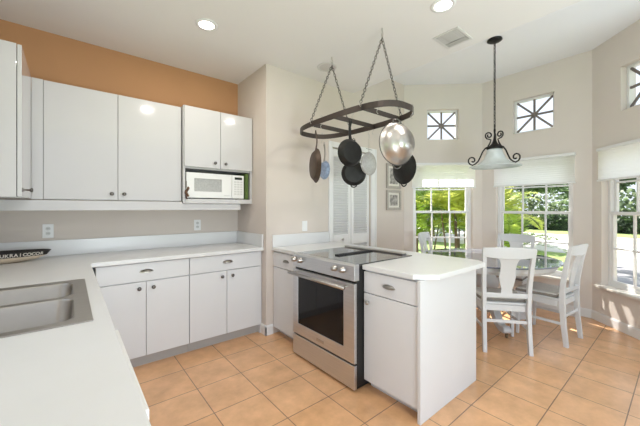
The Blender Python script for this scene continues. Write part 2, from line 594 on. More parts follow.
def bay_window(idx, A, B, u0, u1):
    m = wmtx(A, B)
    z0, z1 = WZ0, WZ1

    def bx(mb, a, b, c, d, w0, w1):
        return mb.box(a, b, c, d, w0, w1, m)
    f = MB()
    fw = 0.035
    bx(f, u0, u0 + fw, z0, z1, 0.07, 0.14)
    bx(f, u1 - fw, u1, z0, z1, 0.07, 0.14)
    bx(f, u0 + fw, u1 - fw, z0, z0 + fw, 0.07, 0.14)
    bx(f, u0 + fw, u1 - fw, z1 - fw, z1, 0.07, 0.14)
    root = struct(f.build('window_%d' % idx, M_TRIM, bevel=0.003))
    zm = 1.265
    a, b = u0 + fw, u1 - fw

    def sash(c0, c1, w, hz):
        s = MB()
        t = 0.032
        bx(s, a, a + t, c0, c1, w, w + 0.03)
        bx(s, b - t, b, c0, c1, w, w + 0.03)
        bx(s, a + t, b - t, c0, c0 + t + .006, w, w + 0.03)
        bx(s, a + t, b - t, c1 - t, c1, w, w + 0.03)
        so = s.build('sash', M_TRIM, root, bevel=0.002)
        g = MB()
        bx(g, a + t - .003, b - t + .003, c0 + t, c1 - t, w + 0.012, w + 0.016)
        g.build('pane', M_GLASS, so)
        mu = MB()
        for k in (1, 2):
            x = a + (b - a) * k / 3
            bx(mu, x - 0.010, x + 0.010, c0 + t, c1 - t, w + 0.004, w + 0.024)
        bx(mu, a + t, b - t, hz - 0.010, hz + 0.010, w + 0.003, w + 0.025)
        mu.build('muntin', M_TRIM, so)
    sash(z0 + fw, zm + 0.018, 0.075, 0.868)
    sash(zm - 0.018, z1 - fw, 0.107, 1.62)
    s = MB()
    bx(s, u0 + .002, u1 - .002, z0 - 0.022, z0 + 0.004, 0.0, 0.075)
    bx(s, u0 - 0.04, u1 + 0.04, z0 - 0.022, z0 + 0.004, -0.055, -0.001)
    s.build('sill', M_MARBLE, root, bevel=0.003)
    return root


def square_window(idx, A, B, u0, u1):
    m = wmtx(A, B)
    f = MB()
    t = 0.026
    z0, z1 = SQ0, SQ1
    f.box(u0, u0 + t, z0, z1, 0.06, 0.12, m).box(u1 - t, u1, z0, z1, 0.06, 0.12, m)
    f.box(u0 + t, u1 - t, z0, z0 + t, 0.06, 0.12, m).box(u0 + t, u1 - t, z1 - t, z1, 0.06, 0.12, m)
    root = struct(f.build('window_%d' % idx, M_TRIM, bevel=0.003))
    MB().box(u0 + t - .003, u1 - t + .003, z0 + t - .003, z1 - t + .003, 0.088, 0.092, m).build('pane', M_GLASS, root)
    cx, cz = (u0 + u1) / 2, (z0 + z1) / 2
    s = MB()
    h = (u1 - u0) / 2 - t
    for k in range(4):
        L = h if k % 2 == 0 else h * 1.40
        s.box(-L, L, -0.013, 0.013, 0.07 + 0.001 * k, 0.086, m @ Matrix.Translation((cx, cz, 0)) @ Matrix.Rotation(k * math.pi / 4, 4, 'Z'))
    s.lathe([(0, 0.062), (0.028, 0.064), (0.028, 0.086), (0, 0.086)], 12, m @ Matrix.Translation((cx, cz, 0)))
    s.build('muntin', M_SPOKE, root)


bay_window(1, P0, P1, *W1)
bay_window(2, P1, P2, *W2)
bay_window(3, P2, P3, *W3)
square_window(4, P0, P1, 0.347, 0.828)
square_window(5, P1, P2, P1.y - 1.575, P1.y - 1.10)
square_window(6, P2, P3, 0.385, 0.86)


def shade(A, B, u0, u1, label):
    m = wmtx(A, B)
    z0, z1 = 1.635, 2.02
    root = empty('window_shade', m @ Vector(((u0 + u1) / 2, z0, -0.03)))
    inv = Matrix.Translation(-root.location)
    mm = inv @ m
    f = MB()
    n = 24
    za, zb = z0 + 0.02, z1 - 0.035
    rows = []
    for i in range(n + 1):
        z = za + (zb - za) * i / n
        w = -0.0325 if i % 2 else -0.031
        rows.append((f.bm.verts.new(mm @ Vector((u0 + .003, z, w))), f.bm.verts.new(mm @ Vector((u1 - .003, z, w)))))
    for A_, B_ in zip(rows, rows[1:]):
        f.bm.faces.new((A_[0], A_[1], B_[1], B_[0]))
    f.build('shade_fabric', M_SHADE, root)
    MB().box(u0, u1, z0, z0 + 0.021, -0.046, -0.018, mm).build('bottom_rail', M_TRIM, root, bevel=0.003)
    MB().box(u0, u1, z1 - 0.036, z1, -0.05, -0.002, mm).build('head_rail', M_TRIM, root, bevel=0.003)
    tag(root, label, 'window shade', 'pleated shades over the bay windows')


shade(P0, P1, 0.105, 1.06, 'white pleated shade half lowered over the left bay window with dense palms')
shade(P1, P2, P1.y - 1.82, P1.y - 0.88, 'white pleated shade half lowered over the middle bay window behind the pendant lamp')
shade(P2, P3, 0.125, 1.06, 'white pleated shade on the right bay window, cut by the photo edge')

# ------------------------------------------------------------------ louvered pantry door
dr = struct(empty('door_1', (DOOR[0], YB, 0)))
dw = (DOOR[1] - DOOR[0]) / 2
for k in range(2):
    x0 = dw * k + 0.004
    x1 = dw * (k + 1) - 0.004
    lf = MB()
    st = 0.045
    y0, y1 = 0.02, 0.05
    ztop = DOOR[2] - 0.006
    lf.box(x0, x0 + st, y0, y1, 0.01, ztop).box(x1 - st, x1, y0, y1, 0.01, ztop)
    for a, b in ((0.01, 0.17), (0.86, 0.985), (ztop - 0.09, ztop)):
        lf.box(x0 + st, x1 - st, y0, y1, a, b)
    leaf = lf.build('door_leaf', M_TRIM, dr, bevel=0.003)
    sl = MB()
    for a, b in ((0.17, 0.86), (0.985, ztop - 0.09)):
        n = int((b - a) / 0.032)
        for i in range(n):
            z = a + (i + 0.5) * (b - a) / n
            mm = Matrix.Translation(((x0 + x1) / 2, 0.036, z)) @ Matrix.Rotation(R(-52), 4, 'X')
            w = (x1 - x0) / 2 - st
            sl.box(-w, w, -0.021, 0.021, -0.003, 0.003, mm)
    sl.build('louver', M_TRIM, leaf)
MB().lathe([(0, 0), (0.008, 0), (0.007, 0.012), (0.016, 0.02), (0.016, 0.026), (0, 0.032)], 14,
           Matrix.Translation((0.195, 0.02, 0.93)) @ Matrix.Rotation(R(90), 4, 'X')).build('door_knob', M_NICKEL, dr, smooth=True)
c = MB()
c.box(-0.055, -0.001, -0.018, -0.001, 0.0, DOOR[2] + 0.07)
c.box(2 * dw + 0.001, 2 * dw + 0.105, -0.018, -0.001, 0.0, DOOR[2] + 0.07)
c.box(-0.001, 2 * dw + 0.001, -0.018, -0.001, DOOR[2] + 0.001, DOOR[2] + 0.07)
c.box(2 * dw + 0.085, 2 * dw + 0.105, -0.026, -0.018, 0.0, DOOR[2] + 0.07)
c.box(-0.055, -0.04, -0.026, -0.018, 0.0, DOOR[2] + 0.07)
c.build('door_casing', M_TRIM, dr, bevel=0.003)

# ------------------------------------------------------------------ ceiling fixtures


def can_light(x, y, label, power=CAN_POWER):
    root = empty('recessed_light', (x, y, H1))
    MB().lathe([(0.062, -0.001), (0.062, -0.008), (0.086, -0.006), (0.088, -0.0005)], 32).build('trim_ring', M_TRIM, root, smooth=True)
    MB().lathe([(0, -0.004), (0.060, -0.004), (0.060, -0.0015), (0, -0.0015)], 28).build('lens', M_LAMP, root)
    ld = bpy.data.lights.new('can_glow', 'AREA')
    ld.shape = 'DISK'
    ld.size = 0.12
    ld.energy = power
    ld.color = (1.0, 0.93, 0.86)
    lo = bpy.data.objects.new('can_glow', ld)
    COL.objects.link(lo)
    lo.location = (0, 0, -0.012)
    lo.parent = root
    tag(root, label, 'ceiling light', 'recessed ceiling lights')


can_light(0.866, 2.512, 'round lit recessed ceiling light above the long cabinet counter')
can_light(2.136, 1.152, 'round lit recessed ceiling light at top edge near the air vent')
can_light(0.90, 1.10, 'round recessed ceiling light above the sink side, outside the frame')
sp = empty('ceiling_speaker', (2.118, 2.448, H1))
MB().lathe([(0.085, -0.001), (0.085, -0.009), (0.104, -0.007), (0.107, -0.0005)], 32).build('trim_ring', M_VENT, sp, smooth=True)
MB().lathe([(0, -0.006), (0.084, -0.005), (0.084, -0.001), (0, -0.001)], 28).build('grille', M_SPEAK, sp)
tag(sp, 'round flush ceiling speaker grille behind the pot rack chain', 'speaker')

vn = empty('air_vent', (2.615, 1.322, H1))
MB().box(-0.12, 0.12, -0.10, 0.10, -0.003, -0.0005).build('backing', M_VENTD, vn)
v = MB()
v.box(-0.135, 0.135, -0.115, -0.095, -0.010, -0.0008).box(-0.135, 0.135, 0.095, 0.115, -0.010, -0.0008)
v.box(-0.135, -0.115, -0.095, 0.095, -0.010, -0.0008).box(0.115, 0.135, -0.095, 0.095, -0.010, -0.0008)
v.build('frame', M_VENT, vn, bevel=0.002)
v = MB()
for i in range(8):
    v.box(-0.112 + i * 0.019, -0.1 + i * 0.019, -0.045, 0.045, -0.012, -0.009, Matrix.Rotation(R(0), 4, 'Z'))
for i in range(3):
    v.box(-0.112, 0.04, -0.092 + i * 0.017, -0.080 + i * 0.017, -0.012, -0.009)
    v.box(-0.112, 0.04, 0.050 + i * 0.017, 0.062 + i * 0.017, -0.012, -0.009)
for i in range(4):
    v.box(0.052 + i * 0.017, 0.060 + i * 0.017, -0.092, 0.092, -0.012, -0.009)
v.build('slat', M_VENT, vn)
tag(vn, 'square white louvered air vent in the kitchen ceiling', 'air vent')

# ------------------------------------------------------------------ cabinets


def door_panel(parent, x0, x1, z0, z1, m, material, t=0.02, name='door'):
    """panel on a local plane: x along, y up, z outward"""
    return MB().box(x0, x1, z0, z1, 0, t, m).build(name, material, parent, bevel=0.0025)


def knob(parent, x, z, m, t=0.02, material=None):
    mm = m @ Matrix.Translation((x, z, t))
    return MB().lathe([(0.0, 0), (0.007, 0), (0.006, 0.012), (0.010, 0.016), (0.0155, 0.021), (0.0155, 0.026), (0.010, 0.031), (0, 0.032)], 16,
                      mm).build('knob', material or M_PEWTER, parent, smooth=True)


def cup_pull(parent, x, z, m, t=0.02):
    mb = MB()
    seg, ring = 14, 7
    w, h, d = 0.050, 0.020, 0.026
    mm = m @ Matrix.Translation((x, z, t))
    rows = []
    for i in range(ring + 1):
        a = math.pi / 2 * i / ring           # 0 at the wall flange, 90 deg at the front lip
        row = []
        for k in range(seg + 1):
            b = math.pi * k / seg
            sb = math.sin(b)
            row.append(mb.bm.verts.new(mm @ Vector((-w * math.cos(b) * (0.80 + 0.20 * math.cos(a)), h * sb * math.cos(a) - 0.004 * math.sin(a), 0.001 + d * math.sin(a) * (0.10 + 0.90 * sb)))))
        rows.append(row)
    for i in range(ring):
        for k in range(seg):
            mb.bm.faces.new((rows[i][k], rows[i][k + 1], rows[i + 1][k + 1], rows[i + 1][k]))
    bmesh.ops.solidify(mb.bm, geom=mb.bm.faces[:], thickness=0.0025)
    mb.prism([((w + .004) * math.cos(q), 0.013 * math.sin(q) - 0.002) for q in [2 * math.pi * k / 24 for k in range(24)]], 0.0, 0.0020, mm)
    return mb.build('cup_pull', M_NICKEL, parent, smooth=False)


# --- base cabinets on the back run
mb_ = None
YF = 2.89


def base_unit(x0, x1, split, label):
    root = empty('base_cabinet', (x0, YF, 0))
    w = x1 - x0
    m = face_mtx((0, 0, 0), (1, 0, 0))     # z = x cross up = -y : outward to the camera
    MB().box(0, w, 0.0, YA - YF - 0.002, 0.10, 0.879).build('body', M_CABB, root)
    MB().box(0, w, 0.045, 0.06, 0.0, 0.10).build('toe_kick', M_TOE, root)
    g = 0.002
    d = door_panel(root, g, w - g, 0.722, 0.872, m, M_CABB, name='drawer')
    cup_pull(d, w / 2 - 0.0, 0.80, m)
    s = split - x0
    d = door_panel(root, g, s - g, 0.10, 0.716, m, M_CABB)
    knob(d, s - 0.052, 0.665, m)
    d = door_panel(root, s + g, w - g, 0.10, 0.716, m, M_CABB)
    knob(d, s + 0.052, 0.665, m)
    tag(root, label, 'cabinet', 'base cabinets below the long white counter')
    return root


base_unit(0.150, 0.834, 0.490, 'white base cabinet with two doors, left of its twin, nearest the sink corner')
base_unit(0.836, 1.555, 1.187, 'white base cabinet with two doors, beside the beige wall corner')
tag(MB().box(1.5565, XC - 0.001, YF + .002, YA - .002, 0.0, 0.879).build('filler_panel', M_CABB), 'narrow white filler strip between base cabinet and beige wall corner', 'filler panel')

# --- left run under the sink
root = empty('sink_cabinet', (0.09, 1.38, 0))
MB().slab([-0.644, -0.60, -0.02, 0.0], [0.0, 0.002, 1.42, YA - 1.382], lambda u, v: u < -0.60 or u > -0.02 or v < 0.002 or v > 1.42, 0.10, 0.879,
          lambda u, v, w: Vector((u, v, w))).build('body', M_CABB, root)
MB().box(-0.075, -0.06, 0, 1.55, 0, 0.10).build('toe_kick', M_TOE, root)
m = face_mtx((0, 0, 0), (0, 1, 0))     # z = y cross up = +x
for a, b, kx in ((0.004, 0.44, 0.39), (0.444, 0.88, 0.50), (0.884, 1.42, 0.95)):
    d = door_panel(root, a, b, 0.10, 0.716, m, M_CABB)
    knob(d, kx, 0.665, m)
door_panel(root, 0.004, 0.88, 0.722, 0.872, m, M_CABB, name='drawer_front')
tag(root, 'white sink base cabinet under the counter with the steel sink', 'cabinet')

dwm = empty('dishwasher', (0.10, 0.775, 0))
MB().box(-0.60, 0.0, 0.0, 0.60, 0.10, 0.872).build('body', M_PLASTIC, dwm)
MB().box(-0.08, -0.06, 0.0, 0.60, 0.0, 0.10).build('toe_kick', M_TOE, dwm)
MB().box(0.0005, 0.048, 0.004, 0.596, 0.12, 0.80).build('door', M_PLASTIC, dwm, bevel=0.006)
MB().box(0.0005, 0.040, 0.004, 0.596, 0.804, 0.870).build('control_panel', M_PLASTIC, dwm, bevel=0.004)
tag(dwm, 'white dishwasher front just proud of the counter edge beside the sink', 'dishwasher')

root = empty('base_cabinet', (0.098, 0.33, 0))
MB().box(-0.65, 0.0, 0.0, 0.44, 0.10, 0.879).build('body', M_CABB, root)
d = door_panel(root, 0.004, 0.436, 0.10, 0.872, m, M_CABB)
knob(d, 0.39, 0.80, m)
tag(root, 'white base cabinet at the near end of the sink counter', 'cabinet')

# --- L-shaped worktop with the sink cut-out
SX0, SX1, SY0, SY1 = -0.475, 0.045, 1.405, 2.195
wt = MB().slab([XLW + 0.001, SX0, SX1, 0.12, XC - 0.001], [0.30, SY0, SY1, 2.839, YA - 0.001],
               lambda u, v: (u < 0.12 or v > 2.839) and not (SX0 < u < SX1 and SY0 < v < SY1),
               0.880, 0.914, lambda u, v, w: Vector((u, v, w))).build('worktop', M_COUNTER, bevel=0.004)
tag(wt, 'white L-shaped worktop running from the sink to the beige wall corner', 'countertop')
b = MB()
b.box(XLW + 0.02, XC - 0.021, YA - 0.021, YA - 0.002, 0.914, 1.05)
b.box(XC - 0.021, XC - 0.002, 2.845, YA - 0.002, 0.914, 1.05)
b.box(XLW + 0.001, XLW + 0.020, 0.30, YA - 0.002, 0.914, 1.05)
b.build('backsplash', M_COUNTER, wt, bevel=0.003)

# --- sink


def rounded_rect(x0, x1, y0, y1, r, n=6):
    pts = []
    for cx, cy, a0 in ((x1 - r, y1 - r, 0), (x0 + r, y1 - r, 90), (x0 + r, y0 + r, 180), (x1 - r, y0 + r, 270)):
        for i in range(n + 1):
            a = R(a0 + 90 * i / n)
            pts.append((cx + r * math.cos(a), cy + r * math.sin(a)))
    return pts


sk = empty('kitchen_sink', (-0.21, 1.80, 0.914))
ox, oy = -0.21, 1.80
# deck: flat flange with two bowl openings (grid with rounded loops bridged)
bowls = ((-0.455 - ox, 0.012 - ox, 1.825 - oy, 2.150 - oy), (-0.455 - ox, 0.012 - ox, 1.425 - oy, 1.785 - oy))
dk = MB()
dk.slab([SX0 - 0.015 - ox, bowls[0][0], bowls[0][1], 0.066 - ox],
        [1.383 - oy, bowls[1][2], bowls[1][3], bowls[0][2], bowls[0][3], 2.222 - oy],
        lambda u, v: not any(b[0] < u < b[1] and b[2] < v < b[3] for b in bowls), 0.0005, 0.005,
        lambda u, v, w: Vector((u, v, w)))
# corner fillets that round the bowl openings
for b in bowls:
    r = 0.055
    for cx, cy, sx, sy in ((b[1], b[3], -1, -1), (b[0], b[3], 1, -1), (b[0], b[2], 1, 1), (b[1], b[2], -1, 1)):
        pts = [(cx, cy)]
        for i in range(7):
            a = math.pi / 2 * i / 6
            pts.append((cx + sx * r * (1 - math.sin(a)), cy + sy * r * (1 - math.cos(a))))
        dk.prism(pts, 0.0005, 0.005)
dk.build('deck', M_SINK, sk, bevel=0.0015)
for b in bowls:
    bw = MB()
    rings = []
    for dz, ins, r in ((0.0048, 0.0, 0.055), (-0.006, 0.004, 0.055), (-0.15, 0.016, 0.055), (-0.178, 0.035, 0.05), (-0.185, 0.07, 0.04)):
        rings.append([bw.bm.verts.new((p[0], p[1], dz)) for p in rounded_rect(b[0] + ins, b[1] - ins, b[2] + ins, b[3] - ins, r)])
    n = len(rings[0])
    for A, B in zip(rings, rings[1:]):
        for i in range(n):
            bw.bm.faces.new((A[i], A[(i + 1) % n], B[(i + 1) % n], B[i]))
    bw.bm.faces.new(rings[-1])
    bo = bw.build('bowl', M_SINK, sk, smooth=True)
    MB().lathe([(0, -0.1845), (0.025, -0.1845), (0.042, -0.182), (0.045, -0.1835), (0.045, -0.186), (0, -0.186)], 20,
               Matrix.Translation(((b[0] + b[1]) / 2, (b[2] + b[3]) / 2, 0))).build('drain', M_NICKEL, bo, smooth=True)
tag(sk, 'double-bowl stainless steel sink set in the white worktop', 'sink')

# --- upper cabinets, back run
YU = 3.156


def upper_unit(x0, x1, split, yf, z0, z1, label, knobs=True, group='white upper cabinets'):
    root = empty('upper_cabinet', (x0, yf + 0.02, z0))
    w = x1 - x0
    h = z1 - z0
    m = face_mtx((0, 0, 0), (1, 0, 0))
    MB().box(0, w, 0, YA - yf - 0.022, 0, h).build('body', M_CAB, root)
    s = split - x0
    g = 0.002
    d = door_panel(root, g, s - g, 0.002, h - 0.002, m, M_CAB)
    knob(d, s - 0.045, 0.055, m)
    d = door_panel(root, s + g, w - g, 0.002, h - 0.002, m, M_CAB)
    knob(d, s + 0.045, 0.055, m)
    tag(root, label, 'cabinet', group)
    return root


upper_unit(-0.160, 0.842, 0.322, YU, 1.395, 2.318, 'wide white wall cabinet with two tall glossy doors over the counter')
# corner filler between the two cabinet runs
tag(MB().box(-0.2255, -0.1605, YU + 0.001, YA - 0.002, 1.395, 2.318).build('corner_filler', M_CAB), 'narrow white filler in the corner left of the wide wall cabinet', 'filler panel')
rl = MB()
rl.slab([-0.50, 0.843, 1.447], [1.308, 1.3725, 1.389], lambda u, v: v < 1.3725 or u < 0.843, 0, 0.022, lambda u, v, w: Vector((u, 3.128 + w, v)))
rl.box(1.425, 1.447, 3.150, YA - 0.002, 1.308, 1.372)
tag(rl.build('light_rail', M_CAB, bevel=0.003), 'long white light rail board under the wall cabinets', 'cabinet trim')

# microwave cabinet with an open niche
MX0, MX1 = 0.846, 1.574
root = empty('microwave_cabinet', (MX0, 3.108, 1.375))
w = MX1 - MX0
bd = MB()
t = 0.019
D = YA - 3.108 - 0.002
bd.box(0, t, 0.0, D, 0.0, 0.955).box(w - t, w, 0.0, D, 0.0, 0.955)
bd.box(t, w - t, 0.0, D, 0.0, 0.045).box(t, w - t, 0.021, D, 0.345, 0.365).box(t, w - t, 0.021, D, 0.935, 0.955).box(t, w - t, D - 0.01, D, 0.045, 0.935)
bd.build('body', M_CAB, root, bevel=0.0015)
m = Matrix.Translation((0, 0.0205, 0)) @ face_mtx((0, 0, 0), (1, 0, 0))
for a, b, kx in ((0.006, 0.361, 0.300), (0.365, w - 0.006, 0.412)):
    a = max(a, 0.004)
    d = MB().box(a, b, 0.360, 0.950, 0.021, 0.041, m).build('door', M_CAB, root, bevel=0.0025)
    knob(d, kx, 0.412, m, t=0.041)
tag(root, 'white wall cabinet with two short doors over an open microwave niche', 'cabinet', 'white upper cabinets')

mw = empty('microwave', (0.878, 3.132, 1.4205))
W, Hh = 0.602, 0.262
MB().box(0, W, 0.004, 0.33, 0.010, Hh).build('body', M_PLASTIC, mw, bevel=0.004)
f = MB()
f.slab([0.0, 0.075, 0.355, 0.463], [0.010, 0.075, 0.205, Hh], lambda u, v: not (0.075 < u < 0.355 and 0.075 < v < 0.205), 0, 0.018,
       lambda u, v, w: Vector((u, 0.003 - w, v)))
dd = f.build('door', M_PLASTIC, mw, bevel=0.002)
MB().box(0.073, 0.357, -0.006, 0.001, 0.073, 0.207).build('window', M_MWGLASS, dd)
MB().box(0.38, 0.44, -0.018, -0.0155, 0.035, 0.043).build('badge', M_BUTTON, dd)
cp = MB().box(0.467, W, -0.015, 0.003, 0.010, Hh).build('control_panel', M_PLASTIC, mw, bevel=0.002)
MB().box(0.497, 0.582, -0.0165, -0.015, 0.214, 0.240).build('display', M_DISPLAY, cp)
bt = MB()
for i in range(3):
    for j in range(6):
        bt.box(0.492 + i * 0.034, 0.518 + i * 0.034, -0.0165, -0.015, 0.050 + j * 0.026, 0.067 + j * 0.026)
bt.build('button', M_BUTTON, cp)
for px in (0.04, W - 0.04):
    for py in (0.04, 0.28):
        MB().lathe([(0, 0), (0.014, 0), (0.014, 0.0105), (0, 0.0105)], 10, Matrix.Translation((px, py, 0))).build('foot', M_BLACK, mw)
tag(mw, 'white countertop microwave sitting in the open cabinet niche', 'microwave')

g = MB().box(1.500, 1.545, 3.126, 3.40, 1.4205, 1.712).build('cutting_board', M_GREEN, bevel=0.012, bseg=3)
tag(g, 'dark green board standing upright right of the microwave', 'cutting board')
orn = empty('hanging_ornament', (0.872, 3.086, 1.54))
MB().tube([(0, 0.004, -0.01), (0.0, 0, 0.03), (0, 0.01, 0.05)], 0.002, 6).build('cord', M_ORN, orn)
oo = MB()
for i in range(6):
    a = i * 1.05
    oo.lathe([(0, -0.018), (0.010, -0.012), (0.013, 0), (0.009, 0.012), (0, 0.018)], 8,
             Matrix.Translation((0.010 * math.cos(a) + 0.004, 0.006 * math.sin(a), -0.02 - 0.014 * i)) @ Matrix.Rotation(a, 4, 'X'))
oo.build('charm', M_ORN, orn, smooth=True)
tl = MB()
for i in range(5):
    tl.tube([(0, 0, -0.09), (0.004 * (i - 2), 0.002 * (i % 2), -0.125)], 0.002, 5)
tl.build('tassel', M_ORN, orn)
tag(orn, 'small brown charm cluster hanging on the edge of the microwave niche', 'ornament')

# --- upper cabinet on the left run (end panel faces the camera, door faces right)
root = empty('upper_cabinet', (-0.246, 2.565, 1.395))
MB().box(-0.306, -0.003, 0.0, YA - 2.567, 0.0, 0.923).build('body', M_CAB, root, bevel=0.001)
m = face_mtx((0, 0, 0), (0, 1, 0))
d = door_panel(root, 0.002, 0.575, 0.002, 0.921, m, M_CAB)
knob(d, 0.29, 0.055, m)
tag(root, 'white wall cabinet at left edge showing its blank end panel', 'cabinet', 'white upper cabinets')

# --- outlets


def outlet(x, y, z, m, label, rocker=False):
    root = empty('wall_outlet', (x, y, z))
    MB().box(-0.036, 0.036, -0.0065, -0.0005, -0.059, 0.059).build('cover_plate', M_TRIM, root, bevel=0.002)
    if rocker:
        MB().box(-0.016, 0.016, -0.010, -0.0065, -0.033, 0.033).build('rocker', M_PLASTIC, root, bevel=0.001)
    else:
        for s in (-1, 1):
            r_ = MB().lathe([(0, 0), (0.0165, 0), (0.0165, 0.002), (0, 0.002)], 18,
                            Matrix.Translation((0, -0.0065, 0.0205 * s)) @ Matrix.Rotation(R(90), 4, 'X')).build('receptacle', M_BUTTON, root)
            MB().box(-0.007, -0.0045, -0.0092, -0.0085, 0.0205 * s - 0.004, 0.0205 * s + 0.006).box(0.0045, 0.007, -0.0092, -0.0085, 0.0205 * s - 0.004, 0.0205 * s + 0.006).build('slot', M_DISPLAY, r_)
    tag(root, label, 'outlet')


outlet(-0.145, YA, 1.131, None, 'white double wall outlet above the counter near the oval bowl')
outlet(1.098, YA, 1.139, None, 'white double wall outlet below the microwave cabinet')
outlet(2.074, YB, 1.122, None, 'white wall switch plate above the small counter beside the range', True)

# --- oval black-banded bowl
bwl = empty('decorative_bowl', (-0.52, 3.255, 0.9145), R(2))
bwl.location = (-0.5, 3.25, 0.9145)
# ------------------------------------------------------------------ peninsula run
XR = 1.66
RY0, RY1 = 1.512, 2.290
wp = [(1.645, 1.085), (1.765, 0.975), (2.435, 0.975), (2.51, 1.055), (2.51, YB - 0.002), (1.645, YB - 0.002), (1.645, RY1 + 0.002), (2.285, RY1 + 0.002),
      (2.285, RY0 - 0.002), (1.645, RY0 - 0.002)]
wt2 = MB().prism(wp, 0.880, 0.914).build('worktop', M_COUNTER, bevel=0.004)
tag(wt2, 'white peninsula worktop wrapping around the range with clipped corners', 'countertop')
MB().box(1.645, 2.43, YB - 0.021, YB - 0.0025, 0.914, 1.042).build('backsplash', M_COUNTER, wt2, bevel=0.003)


def side_unit(y0, y1, hinge_low, label, cup=True):
    root = empty('base_cabinet', (XR + 0.02, y1, 0))
    w = y1 - y0
    m = face_mtx((0, 0, 0), (0, -1, 0))      # z = -y cross up = -x
    MB().box(0, 2.28 - XR - .02, -w, 0, 0.10, 0.879).build('body', M_CABB, root)
    MB().box(0.06, 0.075, -w, 0, 0.0, 0.10).build('toe_kick', M_CABB, root)
    g = 0.002
    d = door_panel(root, g, w - g, 0.716, 0.866, m, M_CABB, name='drawer')
    cup_pull(d, w / 2, 0.79, m)
    d = door_panel(root, g, w - g, 0.075, 0.710, m, M_CABB)
    knob(d, (0.05 if hinge_low else w - 0.045), 0.65, m, material=M_NICKEL)
    return root


r1 = side_unit(RY1 + 0.004, YB - 0.003, False, '')
tag(r1, 'narrow white base cabinet between the beige wall and the range', 'cabinet', 'base cabinets of the range run')
kk = [k for k in kids(r1)]
r2 = side_unit(1.058, RY0 - 0.004, True, '')
tag(r2, 'white base cabinet with drawer and door right of the range', 'cabinet', 'base cabinets of the range run')
e = MB().box(1.648, 2.415, 1.034, 1.056, 0.0, 0.879)
tag(e.build('end_panel', M_CABB, bevel=0.002), 'plain white end panel closing the near end of the peninsula', 'panel')
e = MB().box(2.395, 2.415, 1.058, YB - 0.002, 0.0, 0.879)
tag(e.build('back_panel', M_CABB, bevel=0.002), 'plain white back panel of the peninsula facing the dining table', 'panel')

# ------------------------------------------------------------------ range
rg = empty('range', (1.568, 1.900, 0.0))
hw = (RY1 - RY0) / 2 - 0.003
MB().box(0.028, 0.70, -hw, hw, 0.04, 0.905).build('body', M_BLACK, rg, bevel=0.003)
MB().box(0.03, 0.68, -hw + 0.02, hw - 0.02, 0.004, 0.04).build('base', M_BLACK, rg)
# sloped control panel
cpts = [(0.0, 0.800), (0.0, 0.905), (0.010, 0.918), (0.050, 0.920), (0.050, 0.800)]
mm = Matrix(((1, 0, 0, 0), (0, 0, 1, 0), (0, 1, 0, 0), (0, 0, 0, 1)))
cpn = MB().prism(cpts, -hw - 0.001, hw + 0.001, mm).build('control_panel', M_STEEL, rg, bevel=0.003)
for y in (2.255, 2.163, 1.719, 1.631):
    k = MB().lathe([(0, 0), (0.024, 0), (0.024, 0.006), (0.020, 0.008), (0.0185, 0.030), (0.016, 0.034), (0, 0.035)], 22,
                   Matrix.Translation((-0.001, y - 1.90, 0.868)) @ Matrix.Rotation(R(-90), 4, 'Y'))
    k.build('control_knob', M_NICKEL, cpn, smooth=True, bevel=0.0)
f = MB()
f.slab([-hw, -0.272, 0.312, hw], [0.205, 0.300, 0.715, 0.782], lambda u, v: not (-0.272 < u < 0.312 and 0.300 < v < 0.715), 0, 0.026,
       lambda u, v, w: Vector((0.026 - w, u, v)))
od = f.build('oven_door', M_STEEL, rg, bevel=0.003)
MB().box(0.006, 0.024, -0.275, 0.315, 0.297, 0.718).build('window', M_OVENGLASS, od)
h = MB()
h.tube([(-0.055, -0.335, 0.752), (-0.055, 0.375, 0.752)], 0.0125, 14)
hd = h.build('handle', M_NICKEL, od, smooth=True)
for y in (-0.305, 0.345):
    MB().tube([(0.002, y, 0.752), (-0.055, y, 0.752)], 0.010, 10).build('handle_bracket', M_NICKEL, od)
MB().box(-0.003, 0.0, -0.045, 0.045, 0.235, 0.258).build('badge', M_NICKEL, od, bevel=0.001)
MB().box(0.0, 0.026, -hw, hw, 0.020, 0.192).build('drawer', M_STEEL, rg, bevel=0.003)
ct = MB().box(0.050, 0.712, -hw - 0.001, hw + 0.001, 0.9065, 0.9205).build('cooktop', M_COOKGLASS, rg, bevel=0.002)
MB().box(0.650, 0.705, -hw + 0.05, hw, 0.9207, 0.936).build('rear_trim', M_NICKEL, ct, bevel=0.004)
vg = MB()
vg.slab([0.19, 0.20, 0.615, 0.625], [-0.024, -0.020, -0.004, 0.008, 0.024, 0.028], lambda u, v: not (0.20 < u < 0.615 and (-0.020 < v < -0.004 or 0.008 < v < 0.024)),
        0.9207, 0.930, lambda u, v, w: Vector((u, v, w)))
vo = vg.build('downdraft_vent', M_BLACK, ct)
vb = MB()
for i in range(26):
    vb.box(0.205 + i * 0.016, 0.210 + i * 0.016, -0.020, 0.024, 0.9208, 0.924)
vb.build('vent_bar', M_BLACK, vo)
for cx, cy, rr in ((0.20, -0.21, 0.10), (0.48, -0.21, 0.075), (0.20, 0.24, 0.075), (0.48, 0.24, 0.10)):
    MB().lathe([(rr, 0.9206), (rr + 0.003, 0.9206), (rr + 0.003, 0.9209), (rr, 0.9209)], 40, Matrix.Translation((cx, cy, 0)), closed=True).build('burner_ring', M_TOE, ct)
tag(rg, 'stainless steel slide-in range with black oven window and glass cooktop', 'range')

# ------------------------------------------------------------------ bowl on the counter
seg = 48
a_, b_ = 0.385, 0.115


def boat(t, s, z):
    """pointed oval outline; s scale"""
    c_, s_ = math.cos(t), math.sin(t)
    return (a_ * s * math.copysign(abs(c_) ** 0.95, c_), b_ * s * math.copysign(abs(s_) ** 1.15, s_), z)


